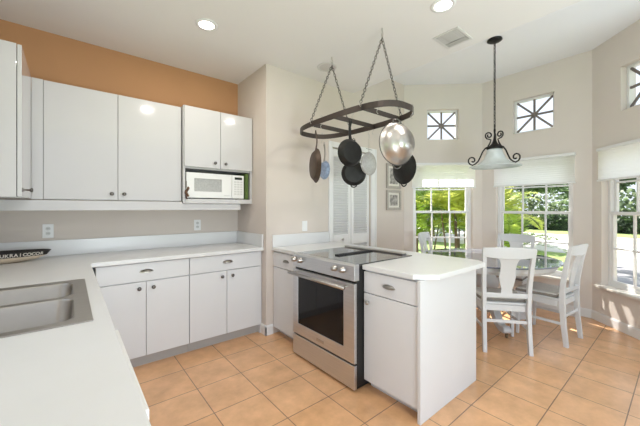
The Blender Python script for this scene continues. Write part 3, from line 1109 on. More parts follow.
def boat_part(prof, name, material):
    mb = MB()
    rings = [[mb.bm.verts.new(boat(2 * math.pi * k / seg, s, z)) for k in range(seg)] for s, z in prof]
    for A, B in zip(rings, rings[1:]):
        for k in range(seg):
            l = (k + 1) % seg
            mb.bm.faces.new((A[k], A[l], B[l], B[k]))
    return mb, rings


mb, rings = boat_part([(0.55, 0.0), (0.80, 0.020), (0.93, 0.045), (0.925, 0.047), (0.78, 0.028), (0.50, 0.008)], '', None)
mb.bm.faces.new(rings[0]); mb.bm.faces.new(rings[-1])
mb.build('bowl_body', M_WOOD, bwl, smooth=True)
mb, rings = boat_part([(0.93, 0.045), (1.0, 0.082), (0.975, 0.084), (0.905, 0.047)], '', None)
for k in range(seg):
    l = (k + 1) % seg
    mb.bm.faces.new((rings[-1][k], rings[-1][l], rings[0][l], rings[0][k]))
mb.build('bowl_band', M_BOWLBLK, bwl, smooth=False)
lt = MB()
fontc = bpy.data.curves.new('glyph', 'FONT')
fonto = bpy.data.objects.new('glyph', fontc)
COL.objects.link(fonto)
fontc.size = 0.034
fontc.extrude = 0.0006
fontc.offset = 0.0008
fontc.align_x = 'CENTER'
text = 'UKRAICOCOR'
for i, ch in enumerate(text):
    fontc.body = ch
    bpy.context.view_layer.update()
    dg = bpy.context.evaluated_depsgraph_get()
    me = bpy.data.meshes.new_from_object(fonto.evaluated_get(dg))
    x = 0.112 + i * 0.0245
    x = min(x, a_ * 0.97)
    # outer surface of the band at this x (camera side, y<0)
    th = -math.acos(min(1, x / a_ / 0.965))
    lo, hi = Vector(boat(th, 0.94, 0.047)), Vector(boat(th, 0.996, 0.080))
    tg = (Vector(boat(th + 0.02, 0.97, 0)) - Vector(boat(th - 0.02, 0.97, 0))).normalized()
    up = (hi - lo).normalized()
    nn = tg.cross(up).normalized()
    up = nn.cross(tg)
    mt = Matrix((tg, up, nn)).transposed().to_4x4()
    mt.translation = lo + nn * 0.0008 + up * 0.004
    base = len(lt.bm.verts)
    vm = [lt.bm.verts.new(mt @ v.co) for v in me.vertices]
    for p in me.polygons:
        try:
            lt.bm.faces.new([vm[j] for j in p.vertices])
        except ValueError:
            pass
    bpy.data.meshes.remove(me)
bpy.data.objects.remove(fonto)
lt.build('lettering', M_LETTER, bwl)
tag(bwl, 'long oval bowl with lettered black band on the counter at left edge', 'bowl')

# ------------------------------------------------------------------ pictures on the pantry wall


def picture(x, z, w, h, label):
    root = empty('picture_frame', (x, YB - 0.001, z))
    fr = MB()
    t = 0.035
    fr.slab([-w / 2, -w / 2 + t, w / 2 - t, w / 2], [-h / 2, -h / 2 + t, h / 2 - t, h / 2],
            lambda u, v: abs(u) > w / 2 - t or abs(v) > h / 2 - t, 0, 0.028, lambda u, v, q: Vector((u, -q, v)))
    fr.build('frame', M_FRAME, root, bevel=0.004)
    MB().box(-w / 2 + t, w / 2 - t, -0.012, -0.002, -h / 2 + t, h / 2 - t).build('mat_board', M_MATB, root)
    MB().box(-w / 2 + t + .04, w / 2 - t - .04, -0.0135, -0.012, -h / 2 + t + .03, h / 2 - t - .03).build('print', M_PRINT, root)
    tag(root, label, 'picture', 'framed prints beside the pantry door')


picture(3.715, 1.80, 0.34, 0.36, 'pewter framed grey print partly behind the hanging wok, upper of two')
picture(3.715, 1.445, 0.34, 0.29, 'pewter framed grey print beside the bay, lower of two')

# ------------------------------------------------------------------ pot rack
RX, RYc, RZ = 2.015, 2.00, 2.12
RHW, RHL = 0.265, 0.615


def rim(t, hwid=RHW, hl=RHL):
    ca, sa = math.cos(t), math.sin(t)
    e = 0.66
    return (hwid * math.copysign(abs(ca) ** e, ca), hl * math.copysign(abs(sa) ** e, sa))


pr = empty('pot_rack', (RX, RYc, RZ))
N = 72
# resample the rim evenly
raw = [Vector((*rim(2 * math.pi * k / 400), 0)) for k in range(400)]
per = [0]
for k in range(400):
    per.append(per[-1] + (raw[(k + 1) % 400] - raw[k]).length)
pts = []
for i in range(N):
    s = per[-1] * i / N
    k = max(j for j in range(400) if per[j] <= s)
    f_ = (s - per[k]) / max(1e-9, per[k + 1] - per[k])
    pts.append(raw[k].lerp(raw[(k + 1) % 400], f_))
MB().strip(pts, 0.050, 0.005, closed=True).build('rim', M_RACK, pr)
for y in (1.625 - RYc, 1.94 - RYc, 2.255 - RYc):
    MB().box(-RHW + 0.004, RHW - 0.004, y - 0.0025, y + 0.0025, -0.022, 0.020).build('crossbar', M_RACK, pr)


def chain(mb, a, b, link=0.036, r=0.0031, w=0.0095):
    a = Vector(a); b = Vector(b)
    d = b - a
    n = max(2, int(d.length / (link * 0.74)))
    q = d.to_track_quat('Z', 'Y').to_matrix().to_4x4()
    for i in range(n):
        c_ = a + d * ((i + 0.5) / n)
        m = Matrix.Translation(c_) @ q @ Matrix.Rotation(R(90) * (i % 2) + 0.4, 4, 'Z')
        L = link / 2
        path = []
        for k in range(10):
            t = 2 * math.pi * k / 10
            path.append(m @ Vector((w * math.cos(t), 0, L * math.sin(t))))
        mb.tube(path, r, 5, closed=True)
    return mb


for yh in (2.255, 1.625):
    yl = yh - RYc
    top = (0, yl, H1 - RZ - 0.085)
    hk = MB()
    hk.tube([(0, yl, H1 - RZ - 0.001), (0, yl, H1 - RZ - 0.03)], 0.004, 8)
    hk.tube([Vector((0.012 * math.cos(t), yl, H1 - RZ - 0.045 + 0.015 * math.sin(t))) for t in [R(90 - 30 * k) for k in range(10)]], 0.003, 6)
    hk.tube([Vector((0.010 * math.cos(t), yl, H1 - RZ - 0.073 + 0.014 * math.sin(t))) for t in [2 * math.pi * k / 12 for k in range(12)]], 0.003, 6, closed=True)
    hk.build('ceiling_hook', M_HOOK, pr)
    for sx in (-1, 1):
        end = (sx * (RHW - 0.002), yl, 0.03)
        chain(MB(), top, end).build('chain', M_CHAIN, pr, smooth=True)
        MB().tube([(sx * (RHW - 0.002) + 0.010 * math.cos(t), yl, 0.018 + 0.016 * math.sin(t)) for t in [2 * math.pi * k / 12 for k in range(12)]],
                  0.0028, 6, closed=True).build('rim_ring', M_HOOK, pr)
tag(pr, 'oval bronze pot rack hanging by chains over the range', 'pot rack')


def shook(x, y, label='small steel hook on the pot rack', drop=0.075, ang=0.0):
    """S hook riding the rim: origin at the rim's top edge"""
    root = MB()
    p = []
    # over the rim
    for k in range(7):
        t = R(200 - 180 * k / 6 - 20)
        p.append((0.011 * math.cos(t), 0, 0.030 + 0.010 * math.sin(t)))
    p.append((0.010, 0, -0.028))
    p.append((0.006, 0, -0.036))
    p.append((0.0, 0, -0.042))
    for k in range(7):
        t = R(90 + 200 * k / 6)
        p.append((0.012 * math.cos(t), 0, -0.058 + 0.014 * math.sin(t) + .0))
    o = root.tube(p, 0.0022, 6)
    o = o.build('pot_hook', M_HOOK, smooth=True)
    o.location = (x, y, RZ)
    o.rotation_euler = (0, 0, ang)
    tag(o, label, 'hook', 'small hooks on the pot rack')
    return o


# skillet: local frame - disc in the XZ plane hanging from the handle eye at origin, opening towards +Y


def skillet(name, rad, depth, hlen, matp, mathandle, label, loc, rz, tilt=0.0, tilty=0.0, spout=False, helper=False, cat='pan'):
    root = empty(name, loc, rz)
    root.rotation_euler = (tilt, tilty, rz)
    cz = -(hlen + rad)
    rot = Matrix.Translation((0, 0, cz)) @ Matrix.Rotation(R(-90), 4, 'X')   # lathe z -> +y
    rb = rad * 0.80
    prof = [(0, 0), (rb * 0.96, 0), (rb, 0.003), (rad, depth), (rad + 0.003, depth), (rad - 0.003, depth + 0.001), (rb - 0.003, 0.006), (0, 0.005)]
    body = MB().lathe(prof, 40, rot)
    b = body.build('pan_body', matp, root, smooth=False)
    for p in b.data.polygons:
        p.use_smooth = True
    md = b.modifiers.new('edge', 'EDGE_SPLIT'); md.split_angle = R(35)
    h = MB()
    z0 = cz + rad - 0.004
    n = 8
    pts = [Vector((0, depth * 0.85 + 0.012 * math.sin(math.pi * i / n), z0 + (0 - 0.016 - z0) * i / n)) for i in range(n + 1)]
    # flat tapered handle with an eye
    rings = []
    for i, p in enumerate(pts):
        wd = 0.017 - 0.006 * math.sin(math.pi * min(1, i / n)) + (0.0 if i < n else 0.002)
        rings.append([h.bm.verts.new(p + Vector((a, c_, 0))) for a, c_ in ((-wd, -0.004), (wd, -0.004), (wd * .8, 0.004), (-wd * .8, 0.004))])
    for A, B in zip(rings, rings[1:]):
        for k in range(4):
            h.bm.faces.new((A[k], A[(k + 1) % 4], B[(k + 1) % 4], B[k]))
    h.bm.faces.new(rings[0]); h.bm.faces.new(rings[-1])
    h.tube([Vector((0.011 * math.cos(t), pts[-1].y, -0.010 + 0.013 * math.sin(t))) for t in [2 * math.pi * k / 14 for k in range(14)]], 0.0042, 6, closed=True)
    h.build('handle', mathandle, root, bevel=0.0015)
    if helper:
        hp = MB().tube([Vector((0.030 * math.cos(t), depth * 0.9, cz - rad + 0.004 - 0.022 * math.sin(t))) for t in [math.pi * k / 8 for k in range(9)]], 0.006, 8)
        hp.build('helper_handle', mathandle, root, smooth=True)
    tag(root, label, cat)
    return root


VIEW = math.atan2(-2.015, 1.94)   # rotation that turns local +Y away from the camera towards the rack


def hang(x, y, zz=RZ - 0.062):
    return (x, y, zz)


def rimx(y, side):
    best = min((p for p in pts_rim if p.x * side > 0), key=lambda p: abs(p.y - (y - RYc)))
    return RX + best.x


pts_rim = [Vector((*rim(2 * math.pi * k / 720), 0)) for k in range(720)]

PANS = []
# 1 brown iron skillet, near rim, left end, seen almost edge-on
x = rimx(2.235, -1)
shook(x, 2.235, 'small steel hook holding the brown iron skillet at rack left end')
PANS.append(skillet('skillet', 0.158, 0.036, 0.172, M_RUSTPAN, M_RUSTPAN, 'brown seasoned iron skillet hanging nearly edge-on at rack left end',
                    hang(x, 2.235, RZ - 0.064), R(-112)))
# 2 dark nonstick skillet facing the camera
x = rimx(1.715, -1)
shook(x, 1.715, 'small steel hook holding the front black frying pan')
PANS.append(skillet('frying_pan', 0.112, 0.046, 0.165, M_IRON, M_IRON, 'black frying pan hanging flat underside forward in front of the lower skillet',
                    hang(x, 1.715, RZ - 0.064), VIEW + R(32)))
# 3 cast iron skillet behind and lower
x = rimx(2.20, 1)
shook(x, 2.20, 'small steel hook on far rim holding the lower black skillet')
PANS.append(skillet('skillet', 0.128, 0.042, 0.235, M_IRON, M_IRON, 'black cast iron skillet with helper handle hanging behind the front frying pan',
                    hang(x, 2.20, RZ - 0.064), VIEW + R(8), helper=True))
# 4 small blue pan at the left end, behind the brown skillet
x = rimx(2.580, 1)
shook(x, 2.580, 'small steel hook holding the little blue pan')
PANS.append(skillet('small_pan', 0.100, 0.032, 0.205, M_BLUE, M_PANSTEEL, 'small blue speckled pan half hidden behind the brown skillet',
                    hang(x, 2.580, RZ - 0.064), R(-95)))

# 5 mesh strainer
x = rimx(2.00, 1)
shook(x, 2.00, 'small steel hook on far rim holding the mesh strainer')
ms = empty('mesh_strainer', hang(x, 2.00, RZ - 0.064), VIEW + R(48))
mesh_mat = mat_translucent('fine_wire_mesh', (0.55, 0.55, 0.54), (0.62, 0.62, 0.60), 0.4, 0.5, noise=0.08, nscale=60)
MB().lathe([(0.112, 0), (0.102, 0.022), (0.074, 0.045), (0.036, 0.058), (0, 0.062)], 28,
           Matrix.Translation((0, 0, -0.290)) @ Matrix.Rotation(R(-90), 4, 'X')).build('mesh_basket', mesh_mat, ms, smooth=True)
MB().tube([(0.112 * math.cos(t), 0, -0.290 + 0.112 * math.sin(t)) for t in [2 * math.pi * k / 30 for k in range(30)]], 0.003, 6, closed=True).build('rim', M_HOOK, ms, smooth=True)
MB().tube([(0.012, 0, -0.176), (0.009, 0, -0.05), (0, 0, 0.003), (-0.009, 0, -0.05), (-0.012, 0, -0.176)], 0.0022, 6).build('handle', M_HOOK, ms, smooth=True)
MB().tube([(-0.045, 0, -0.145), (0.045, 0, -0.150)], 0.0022, 6).build('rest', M_PEWTER, ms)
tag(ms, 'small round wire mesh strainer hanging in front of the louvered door', 'strainer')

# 6 big steel bowl/colander with two loop handles
y6 = 1.394
x = rimx(y6, -1)
shook(x, y6, 'small steel hook at rack near end holding the steel colander')
cl = empty('colander', (x, y6, RZ - 0.064), R(-14))
prof = [(0, 0.0), (0.060, 0.0), (0.063, 0.006), (0.105, 0.022), (0.140, 0.060), (0.153, 0.100), (0.163, 0.101), (0.163, 0.104), (0.150, 0.104), (0.137, 0.064), (0.100, 0.026), (0.058, 0.010), (0, 0.006)]
CR = 0.163
b = MB().lathe(prof, 48, Matrix.Translation((0, -0.085, -CR - 0.075)) @ Matrix.Rotation(R(-90), 4, 'X'))
b.build('bowl', M_PANSTEEL, cl, smooth=True)
MB().tube([(CR * math.cos(t), 0.0175, -CR - 0.075 + CR * math.sin(t)) for t in [2 * math.pi * k / 48 for k in range(48)]], 0.0035, 8, closed=True).build('rolled_rim', M_PEWTER, cl, smooth=True)
for s in (1, -1):
    hp = MB().tube([(0.040 * math.cos(t), 0.018, -CR - 0.075 + s * (CR - 0.004 + 0.030 * math.sin(t))) for t in [math.pi * k / 10 for k in range(11)]], 0.0048, 8)
    hp.build('loop_handle', M_PEWTER, cl, smooth=True)
tag(cl, 'large shiny steel colander with loop handles hanging at rack near end', 'colander')

# 7 dark wok behind
y7 = 1.60
x7 = rimx(y7, 1)
shook(x7, y7, 'small steel hook behind the colander holding the black wok')
wk = empty('wok', (x7, y7, RZ - 0.064), VIEW)
wk.rotation_euler = (R(0), 0, VIEW + R(-54))
WR = 0.140
zc = -0.376
b = MB().lathe([(0, 0), (0.07, 0.004), (0.110, 0.028), (WR, 0.058), (WR + 0.003, 0.058), (WR, 0.061), (0.107, 0.033), (0.068, 0.009), (0, 0.005)], 40,
               Matrix.Translation((0, -0.03, zc)) @ Matrix.Rotation(R(-90), 4, 'X'))
b.build('wok_body', M_IRON, wk, smooth=True)
MB().tube([(0, 0.028, zc + WR), (0, 0.034, -0.10), (0, 0.03, -0.03)], [0.008, 0.010, 0.008], 8).tube(
    [(0.011 * math.cos(t), 0.03, -0.013 + 0.014 * math.sin(t)) for t in [2 * math.pi * k / 14 for k in range(14)]], 0.003, 6, closed=True).build('handle', M_IRON, wk, smooth=True)
MB().tube([(0.028 * math.cos(t), 0.028, zc - WR + 0.002 - 0.022 * math.sin(t)) for t in [math.pi * k / 8 for k in range(9)]], 0.006, 8).build('helper_handle', M_IRON, wk, smooth=True)
tag(wk, 'black deep pan hanging behind and below the steel colander', 'pan')

# free hooks
for y, sd, lb in ((2.10, -1, 'empty small steel hook on near rim between the two chains'), (2.30, 1, 'empty small steel hook near the far left of the rack'),
                  (1.95, 1, 'empty small steel hook on far rim above the mesh strainer'), (1.50, -1, 'empty small steel hook on near rim before the colander')):
    shook(rimx(y, sd), y, lb)
shook(RX + 0.10, RYc - RHL + 0.02, 'empty small steel hook at the extreme near end of the rack', ang=R(-90))

# ------------------------------------------------------------------ pendant lamp
pd = empty('pendant_lamp', (3.705, 1.385, H2))
ZT = 2.205 - H2        # bottom of the chain
MB().lathe([(0, -0.0005), (0.075, -0.0005), (0.078, -0.012), (0.060, -0.024), (0.018, -0.034), (0, -0.036)], 28).build('canopy', M_IRONBLK, pd, smooth=True)
ch = MB()
chain(ch, (0, 0, -0.035), (0, 0, ZT + 0.03), link=0.046, r=0.0032, w=0.011)
ch.tube([(0.004 * math.sin(k * 1.3), 0.004 * math.cos(k * 1.3), -0.03 + (ZT + 0.03) * k / 24) for k in range(25)], 0.0022, 5)
ch.build('chain', M_IRONBLK, pd)
z0 = ZT
bo = MB()
bo.lathe([(0, 0.03), (0.010, 0.02), (0.012, 0.0), (0.008, -0.04), (0.013, -0.09), (0.020, -0.12), (0.030, -0.145), (0.055, -0.170), (0.082, -0.188), (0.086, -0.200), (0.078, -0.212), (0, -0.212)], 24,
         Matrix.Translation((0, 0, z0)))
bo.tube([(0.015 * math.cos(t), 0, z0 + 0.035 + 0.02 * math.sin(t)) for t in [2 * math.pi * k / 12 for k in range(12)]], 0.003, 6, closed=True)
bo.build('body', M_IRONBLK, pd, smooth=True)


def scroll(ang, name):
    c_, s_ = math.cos(ang), math.sin(ang)
    mb = MB()
    # upper curl
    p = []
    for k in range(15):
        t = k / 14
        a = R(-60 + 470 * (1 - t))
        rr = 0.012 + 0.030 * t
        p.append((0.070 + rr * math.cos(a) - 0.008, z0 - 0.055 + rr * math.sin(a)))
    # lead into the stem and down to the cap
    p += [(0.040, z0 - 0.105), (0.050, z0 - 0.140), (0.072, z0 - 0.180)]
    mb.tube([Vector((x * c_, x * s_, z)) for x, z in p], 0.0078, 7)
    # lower arm hugging the glass, ending in a curl
    p = [(0.060, z0 - 0.180), (0.100, z0 - 0.200), (0.130, z0 - 0.240), (0.155, z0 - 0.300), (0.180, z0 - 0.350), (0.212, z0 - 0.378)]
    for k in range(13):
        t = k / 12
        a = R(-90 + 400 * t)
        rr = 0.042 * (1 - t) + 0.012
        p.append((0.240 + rr * math.cos(a), z0 - 0.336 + rr * math.sin(a)))
    mb.tube([Vector((x * c_, x * s_, z)) for x, z in p], 0.0080, 7)
    return mb.build(name, M_IRONBLK, pd, smooth=True)


for k in range(3):
    scroll(-0.69 + math.pi - R(6) + k * 2 * math.pi / 3, 'scroll_arm')
g = MB()
g.lathe([(0.070, -0.212), (0.078, -0.230), (0.088, -0.270), (0.110, -0.320), (0.150, -0.362), (0.205, -0.392), (0.258, -0.405), (0.262, -0.411),
         (0.205, -0.398), (0.148, -0.368), (0.106, -0.325), (0.084, -0.272), (0.074, -0.232), (0.066, -0.214)], 40, Matrix.Translation((0, 0, z0)), closed=True)
g.build('glass_shade', M_OPAL, pd, smooth=True)
tag(pd, 'wrought iron pendant lamp with bell-shaped frosted glass over the dining table', 'pendant lamp')

# ------------------------------------------------------------------ dining table
TX, TY, TR = 3.76, 1.50, 0.715
tb = empty('dining_table', (TX, TY, 0))
MB().lathe([(0, 0.748), (TR - 0.003, 0.748), (TR, 0.751), (TR, 0.759), (TR - 0.003, 0.762), (0, 0.762)], 96).build('glass_top', M_TGLASS, tb)
MB().lathe([(0, 0.7475), (0.665, 0.7475), (0.675, 0.738), (0.665, 0.70), (0.64, 0.672), (0.62, 0.672), (0.62, 0.715), (0, 0.715)], 64).build('apron', M_CHAIR, tb, smooth=False)
MB().lathe([(0, 0.715), (0.20, 0.714), (0.19, 0.69), (0.10, 0.665), (0.075, 0.62), (0.09, 0.56), (0.13, 0.50), (0.135, 0.44), (0.10, 0.38), (0.075, 0.34), (0.085, 0.30), (0.11, 0.27), (0.11, 0.17), (0.07, 0.13), (0, 0.12)],
           32).build('pedestal', M_CHAIR, tb, smooth=True)
for k in range(4):
    a = math.atan2(1.14 - TY, 3.41 - TX) + k * math.pi / 2
    mm = Matrix.Rotation(a, 4, 'Z') @ Matrix(((1, 0, 0, 0), (0, 0, 1, 0), (0, 1, 0, 0), (0, 0, 0, 1)))
    prof = [(0.06, 0.30), (0.14, 0.29), (0.23, 0.24), (0.31, 0.15), (0.37, 0.105), (0.44, 0.115), (0.475, 0.10), (0.485, 0.07), (0.46, 0.045), (0.36, 0.04), (0.27, 0.07), (0.19, 0.15), (0.13, 0.18), (0.06, 0.18)]
    ft = MB().prism(prof, -0.04, 0.04, mm).build('leg', M_CHAIR, tb, bevel=0.012, bseg=3)
    c = MB()
    mt = Matrix.Rotation(a, 4, 'Z')
    c.lathe([(0, -0.009), (0.018, -0.009), (0.020, -0.006), (0.020, 0.006), (0.018, 0.009), (0, 0.009)], 16,
            mt @ Matrix.Translation((0.455, 0, 0.0205)) @ Matrix.Rotation(R(90), 4, 'X'))
    c.box(0.447, 0.463, -0.013, -0.010, 0.012, 0.050, mt).box(0.447, 0.463, 0.010, 0.013, 0.012, 0.050, mt).box(0.445, 0.465, -0.013, 0.013, 0.044, 0.050, mt)
    c.build('caster', M_BRONZE, ft)
tag(tb, 'round dining table with dark glass top on a white pedestal base', 'table')

# ------------------------------------------------------------------ dining chairs


def make_chair(cushion=True):
    t = empty('dining_chair')
    W = 0.195
    # seat
    MB().prism([(-0.20, -0.19), (0.20, -0.19), (0.225, 0.20), (-0.225, 0.20)], 0.430, 0.452).build('seat', M_CHAIR, t, bevel=0.008, bseg=3)
    ap = MB()
    ap.box(-0.19, 0.19, 0.165, 0.185, 0.375, 0.4295)
    ap.box(-0.165, 0.165, -0.195, -0.178, 0.375, 0.4295)
    ap.box(-0.205, -0.188, -0.17, 0.165, 0.375, 0.4295)
    ap.box(0.188, 0.205, -0.17, 0.165, 0.375, 0.4295)
    ap.build('apron', M_CHAIR, t, bevel=0.002)
    for s in (-1, 1):
        l = MB()
        l.tube([(s * 0.195, 0.178, 0.4295), (s * 0.197, 0.180, 0.30), (s * 0.200, 0.185, 0.0)], [0.026, 0.024, 0.017], 4)
        l.build('leg', M_CHAIR, t, bevel=0.003)
        # rear leg and back post in one curved piece
        l = MB()
        path = [(s * 0.190, -0.235, 0.0), (s * 0.188, -0.213, 0.20), (s * 0.186, -0.200, 0.42), (s * 0.190, -0.208, 0.60), (s * 0.197, -0.240, 0.80), (s * 0.204, -0.275, 0.955)]
        l.strip(path, 0.040, 0.034, (0, 1, 0.12)) if False else None
        rings = []
        for i, (px, py, pz) in enumerate(path):
            hw_, hd_ = 0.017, (0.018, 0.021, 0.024, 0.021, 0.018, 0.015)[i]
            rings.append([l.bm.verts.new((px + a * hw_, py + b_2 * hd_, pz)) for a, b_2 in ((-1, -1), (1, -1), (1, 1), (-1, 1))])
        for A, B in zip(rings, rings[1:]):
            for k in range(4):
                l.bm.faces.new((A[k], A[(k + 1) % 4], B[(k + 1) % 4], B[k]))
        l.bm.faces.new(rings[0]); l.bm.faces.new(rings[-1])
        l.build('rear_leg', M_CHAIR, t, bevel=0.003)
    st = MB()
    st.box(-0.175, 0.175, -0.216, -0.200, 0.27, 0.298)
    st.box(-0.200, -0.186, -0.200, 0.175, 0.20, 0.226).box(0.186, 0.200, -0.200, 0.175, 0.20, 0.226)
    st.build('stretcher', M_CHAIR, t, bevel=0.003)
    # crest rail: curved, wider than the posts
    cr = MB()
    n = 14
    lo, hi = [], []
    rows = []
    for i in range(n + 1):
        u = -1 + 2 * i / n
        x = 0.218 * u
        yb = -0.262 - 0.022 * (1 - u * u)
        ztop = 0.964 + 0.012 * (1 - u * u) + (0.004 if abs(u) > .9 else 0)
        zbot = 0.868 + 0.018 * u * u
        rows.append([cr.bm.verts.new((x, yb + dy, z)) for dy, z in ((-0.012, zbot), (0.012, zbot), (-0.004, ztop), (-0.026, ztop))])
    for A, B in zip(rows, rows[1:]):
        for k in range(4):
            cr.bm.faces.new((A[k], A[(k + 1) % 4], B[(k + 1) % 4], B[k]))
    cr.bm.faces.new(rows[0]); cr.bm.faces.new(rows[-1])
    cr.build('crest_rail', M_CHAIR, t, bevel=0.004)
    lr = MB().box(-0.172, 0.172, -0.222, -0.204, 0.505, 0.545)
    lr.build('lower_rail', M_CHAIR, t, bevel=0.003)
    # vase splat
    sp_ = MB()
    prof = [(0.105, 0.885), (0.080, 0.860), (0.066, 0.82), (0.062, 0.76), (0.070, 0.70), (0.060, 0.64), (0.045, 0.58), (0.048, 0.53)]
    rows = []
    for w_, z in prof:
        f_ = (z - 0.525) / 0.35
        y = -0.213 - 0.060 * f_ * f_ - 0.008 * f_
        rows.append([sp_.bm.verts.new((a * w_, y + b_2, z)) for a, b_2 in ((-1, -0.007), (1, -0.007), (1, 0.007), (-1, 0.007))])
    for A, B in zip(rows, rows[1:]):
        for k in range(4):
            sp_.bm.faces.new((A[k], A[(k + 1) % 4], B[(k + 1) % 4], B[k]))
    sp_.bm.faces.new(rows[0]); sp_.bm.faces.new(rows[-1])
    sp_.build('splat', M_CHAIR, t, bevel=0.003)
    if cushion:
        cu = MB()
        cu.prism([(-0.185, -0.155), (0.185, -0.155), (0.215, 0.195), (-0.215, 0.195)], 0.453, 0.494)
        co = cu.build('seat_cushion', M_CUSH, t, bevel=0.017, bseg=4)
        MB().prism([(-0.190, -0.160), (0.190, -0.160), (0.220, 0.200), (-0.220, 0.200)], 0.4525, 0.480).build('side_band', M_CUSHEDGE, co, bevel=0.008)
    return t


CG = 'white dining chairs around the glass table'
c0 = make_chair(True)
places = [
    ((3.26, 1.19), -51.1, 'white dining chair with its back to the peninsula, nearest the viewer'),
    ((3.86, 0.945), -6.0, 'white dining chair seen from the side, right of the table'),
    ((4.37, 1.47), 90.0, 'white dining chair behind the table in front of the middle window'),
    ((4.05, 2.18), 194.0, 'white dining chair behind the peninsula by the palm-filled left window'),
]
for i, ((x, y), a, lb) in enumerate(places):
    c = c0 if i == 0 else copy_tree(c0)
    c.location = (x, y, 0)
    c.rotation_euler = (0, 0, R(a))
    tag(c, lb, 'chair', CG)

# ------------------------------------------------------------------ outdoors
GZ = -0.15
tag(MB().box(-30, 60, -40, 40, GZ - 0.1, GZ).build('lawn', M_LAWN), 'sunlit lawn beyond the bay windows', 'lawn', kind='structure')
struct(MB().box(12.5, 21, -40, 40, GZ, GZ + 0.02).build('road', M_ROAD))
struct(MB().prism([(5.6, -12), (12.5, -12), (12.5, 1.6), (7.5, 1.25), (5.6, 0.9)], GZ, GZ + 0.02).build('driveway', M_PAVE))


def leaf_quad(bm, c, d, up, L, W):
    s = d.cross(up).normalized() * W
    a = bm.verts.new(c)
    b = bm.verts.new(c + d * L * 0.5 + s)
    e = bm.verts.new(c + d * L)
    f = bm.verts.new(c + d * L * 0.5 - s)
    bm.faces.new((a, b, e, f))


def palm(h, nf, fl, seed, material, label, loc, scale=1.0, stems=1, leaflets=34, spread=0.35):
    rnd = random.Random(seed)
    root = empty('palm_tree', loc)
    tr = MB()
    fm = MB()
    for s in range(stems):
        bx = rnd.uniform(-spread, spread) if stems > 1 else 0
        by = rnd.uniform(-spread, spread) if stems > 1 else 0
        hh = h * rnd.uniform(0.45, 1.0) if stems > 1 else h
        lean = Vector((bx, by, 0)) * 0.6
        p0 = Vector((bx, by, 0)); p1 = p0 + lean + Vector((0, 0, hh))
        tr.tube([p0, (p0 + p1) / 2 + lean * -0.1, p1], [0.024, 0.020, 0.016] if stems > 1 else [0.16, 0.12, 0.10], 7)
        for i in range(nf):
            az = rnd.uniform(0, 2 * math.pi)
            el = rnd.uniform(0.25, 1.35)
            L = fl * rnd.uniform(0.75, 1.1)
            d = Vector((math.cos(az) * math.cos(el), math.sin(az) * math.cos(el), math.sin(el)))
            pos = p1.copy()
            n = leaflets
            step = L / n
            for k in range(n):
                t = k / n
                d = (d + Vector((0, 0, -0.055 * (0.5 + t)))).normalized()
                nxt = pos + d * step
                side = d.cross(Vector((0, 0, 1)))
                if side.length < 1e-3:
                    side = Vector((1, 0, 0))
                side.normalize()
                upv = side.cross(d).normalized()
                ll = L * 0.26 * math.sin(math.pi * min(1, 0.12 + t * 0.88)) + 0.03
                if t > 0.08:
                    for sg in (-1, 1):
                        dd = (side * sg * 0.85 + d * 0.55 + upv * 0.12 + Vector((0, 0, -0.25 * rnd.random()))).normalized()
                        leaf_quad(fm.bm, pos, dd, upv, ll, 0.027 * (fl / 1.2))
                pos = nxt
    tr.build('trunk', M_TRUNK, root)
    fm.build('fronds', material, root)
    tag(root, label, 'palm tree', 'palms outside the bay windows')
    return root


def leafy(cx, cy, cz, rx, ry, rz, n, size, seed, mb):
    rnd = random.Random(seed)
    for i in range(n):
        while True:
            p = Vector((rnd.uniform(-1, 1), rnd.uniform(-1, 1), rnd.uniform(-1, 1)))
            if 0.25 < p.length < 1:
                break
        c = Vector((cx + p.x * rx, cy + p.y * ry, cz + p.z * rz))
        d = Vector((rnd.uniform(-1, 1), rnd.uniform(-1, 1), rnd.uniform(-0.8, 0.5))).normalized()
        u = Vector((rnd.uniform(-1, 1), rnd.uniform(-1, 1), rnd.uniform(-1, 1))).normalized()
        leaf_quad(mb.bm, c, d, u, size * rnd.uniform(0.6, 1.3), size * 0.35)


def tree(loc, th, cr, n, size, seed, material, label, name='shade_tree'):
    rnd = random.Random(seed)
    root = empty(name, loc)
    t = MB()
    t.tube([(0, 0, 0), (0.08, 0.05, th * 0.5), (0, 0.1, th)], [0.20, 0.15, 0.11], 9)
    for k in range(5):
        a = rnd.uniform(0, 6.28)
        t.tube([(0, 0.08, th * 0.75), (cr * .4 * math.cos(a), cr * .4 * math.sin(a), th + cr * .3), (cr * .75 * math.cos(a), cr * .75 * math.sin(a), th + cr * 0.5)], [0.09, 0.06, 0.03], 6)
    t.build('trunk', M_TRUNK, root)
    f = MB()
    for k in range(7):
        a = rnd.uniform(0, 6.28)
        q = rnd.uniform(0.2, 0.7) * cr
        leafy(q * math.cos(a), q * math.sin(a), th + cr * rnd.uniform(0.2, 0.7), cr * .6, cr * .6, cr * .42, n // 7, size, seed * 10 + k, f)
    f.build('foliage', material, root)
    tag(root, label, 'tree', 'trees beyond the road')
    return root


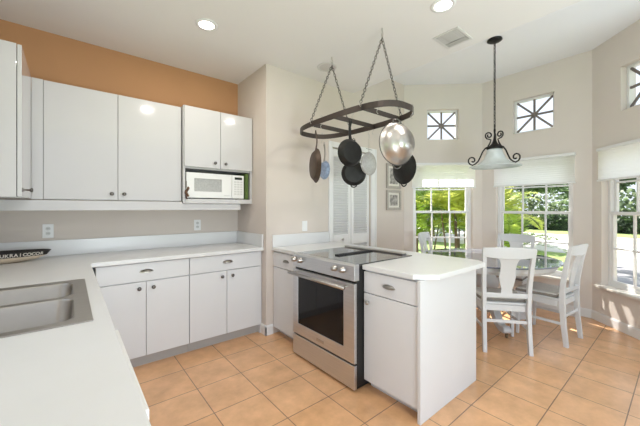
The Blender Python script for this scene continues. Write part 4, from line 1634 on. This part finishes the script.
# dense palms outside the left bay window
PX = [((6.8, 3.3), 1.6, 'dense clumping palm filling the left bay window, closest to the glass'),
      ((7.4, 4.6), 2.2, 'tall clumping palm behind the closest palm, seen through left bay window'),
      ((6.4, 4.7), 1.3, 'broad clumping palm at the left side of the left bay window'),
      ((8.0, 3.55), 1.5, 'bright clumping palm in the left pane of the middle bay window')]
for i, ((x, y), h, lb) in enumerate(PX):
    palm(h, 8, 1.35, 11 + i, (M_LEAFY, M_LEAF, M_LEAF, M_LEAFY)[i], lb, (x, y, GZ), stems=5, leaflets=19)
palm(1.0, 8, 1.1, 31, M_LEAF, 'low green palm at the lower left of the middle bay window', (6.9, 2.55, GZ), stems=3, leaflets=26)
palm(1.5, 9, 1.7, 33, M_LEAFY, 'single palm standing between road and hedge outside the middle bay window', (13.2, 4.7, GZ), stems=4, leaflets=30)
palm(2.4, 16, 1.7, 35, M_LEAF, 'palm at the photo edge beyond the right bay window', (11.5, -1.2, GZ), stems=1, leaflets=30)
# hedge
hb = MB()
for k in range(22):
    leafy(25.5 + random.uniform(-.3, .3), -8 + k * 1.0, GZ + 0.55, 0.9, 0.9, 0.65, 420, 0.22, 200 + k, hb)
hb.box(25.1, 25.9, -8.5, 13.5, GZ, GZ + 0.9)
tag(hb.build('hedge', M_HEDGE), 'long dark clipped hedge beyond the pale road', 'hedge')
bs = MB()
for k in range(26):
    leafy(28.2 + random.uniform(-.5, .5), -9 + k * 1.05, GZ + 1.3 + random.uniform(-0.2, 0.3), 0.9, 1.0, 1.4, 260, 0.34, 400 + k, bs)
tag(bs.build('shrub_row', M_SHRUB), 'loose grey-green shrubs growing taller behind the clipped hedge', 'shrubs')
# far trees
for i, (x, y, th, cr) in enumerate([(31.5, 16, 2.6, 3.2), (34, 9.5, 3.0, 3.2), (31.5, 4.2, 2.6, 2.8), (35, -1.0, 2.8, 3.2), (31.5, -6.5, 2.6, 2.8), (22, 13, 2.0, 2.6), (16.5, 12.6, 2.0, 2.8), (10.2, 8.2, 6.0, 2.6), (14.2, 8.3, 1.3, 2.2)]):
    tree((x, y, GZ), th, cr, 2600, 0.42 if x > 20 else 0.28, 50 + i, M_LEAFD,
         ['large tree beyond the hedge, far left of the street view', 'large tree beyond the hedge, second from left', 'broad tree beyond the hedge in the middle pane',
          'broad tree beyond the hedge right of the middle pane', 'large tree beyond the hedge seen through the right window', 'medium tree beside the road behind the palms',
          'medium tree behind the palms of the left window', 'tall shade tree whose crown shades the paved driveway', 'bushy tree between the palms and the road'][i])
# neighbouring house far behind
hs = empty('neighbour_house', (44, 24, GZ))
MB().box(-3, 3, -8, 8, 0, 3.2).build('wall', M_STUCCO, hs)
MB().prism([(-3.6, 3.2), (3.6, 3.2), (0, 5.2)], -8.6, 8.6, Matrix(((1, 0, 0, 0), (0, 0, 1, 0), (0, 1, 0, 0), (0, 0, 0, 1)))).build('roof', M_ROOF, hs)
tag(hs, 'pale stucco house with tiled roof far beyond the trees', 'house')
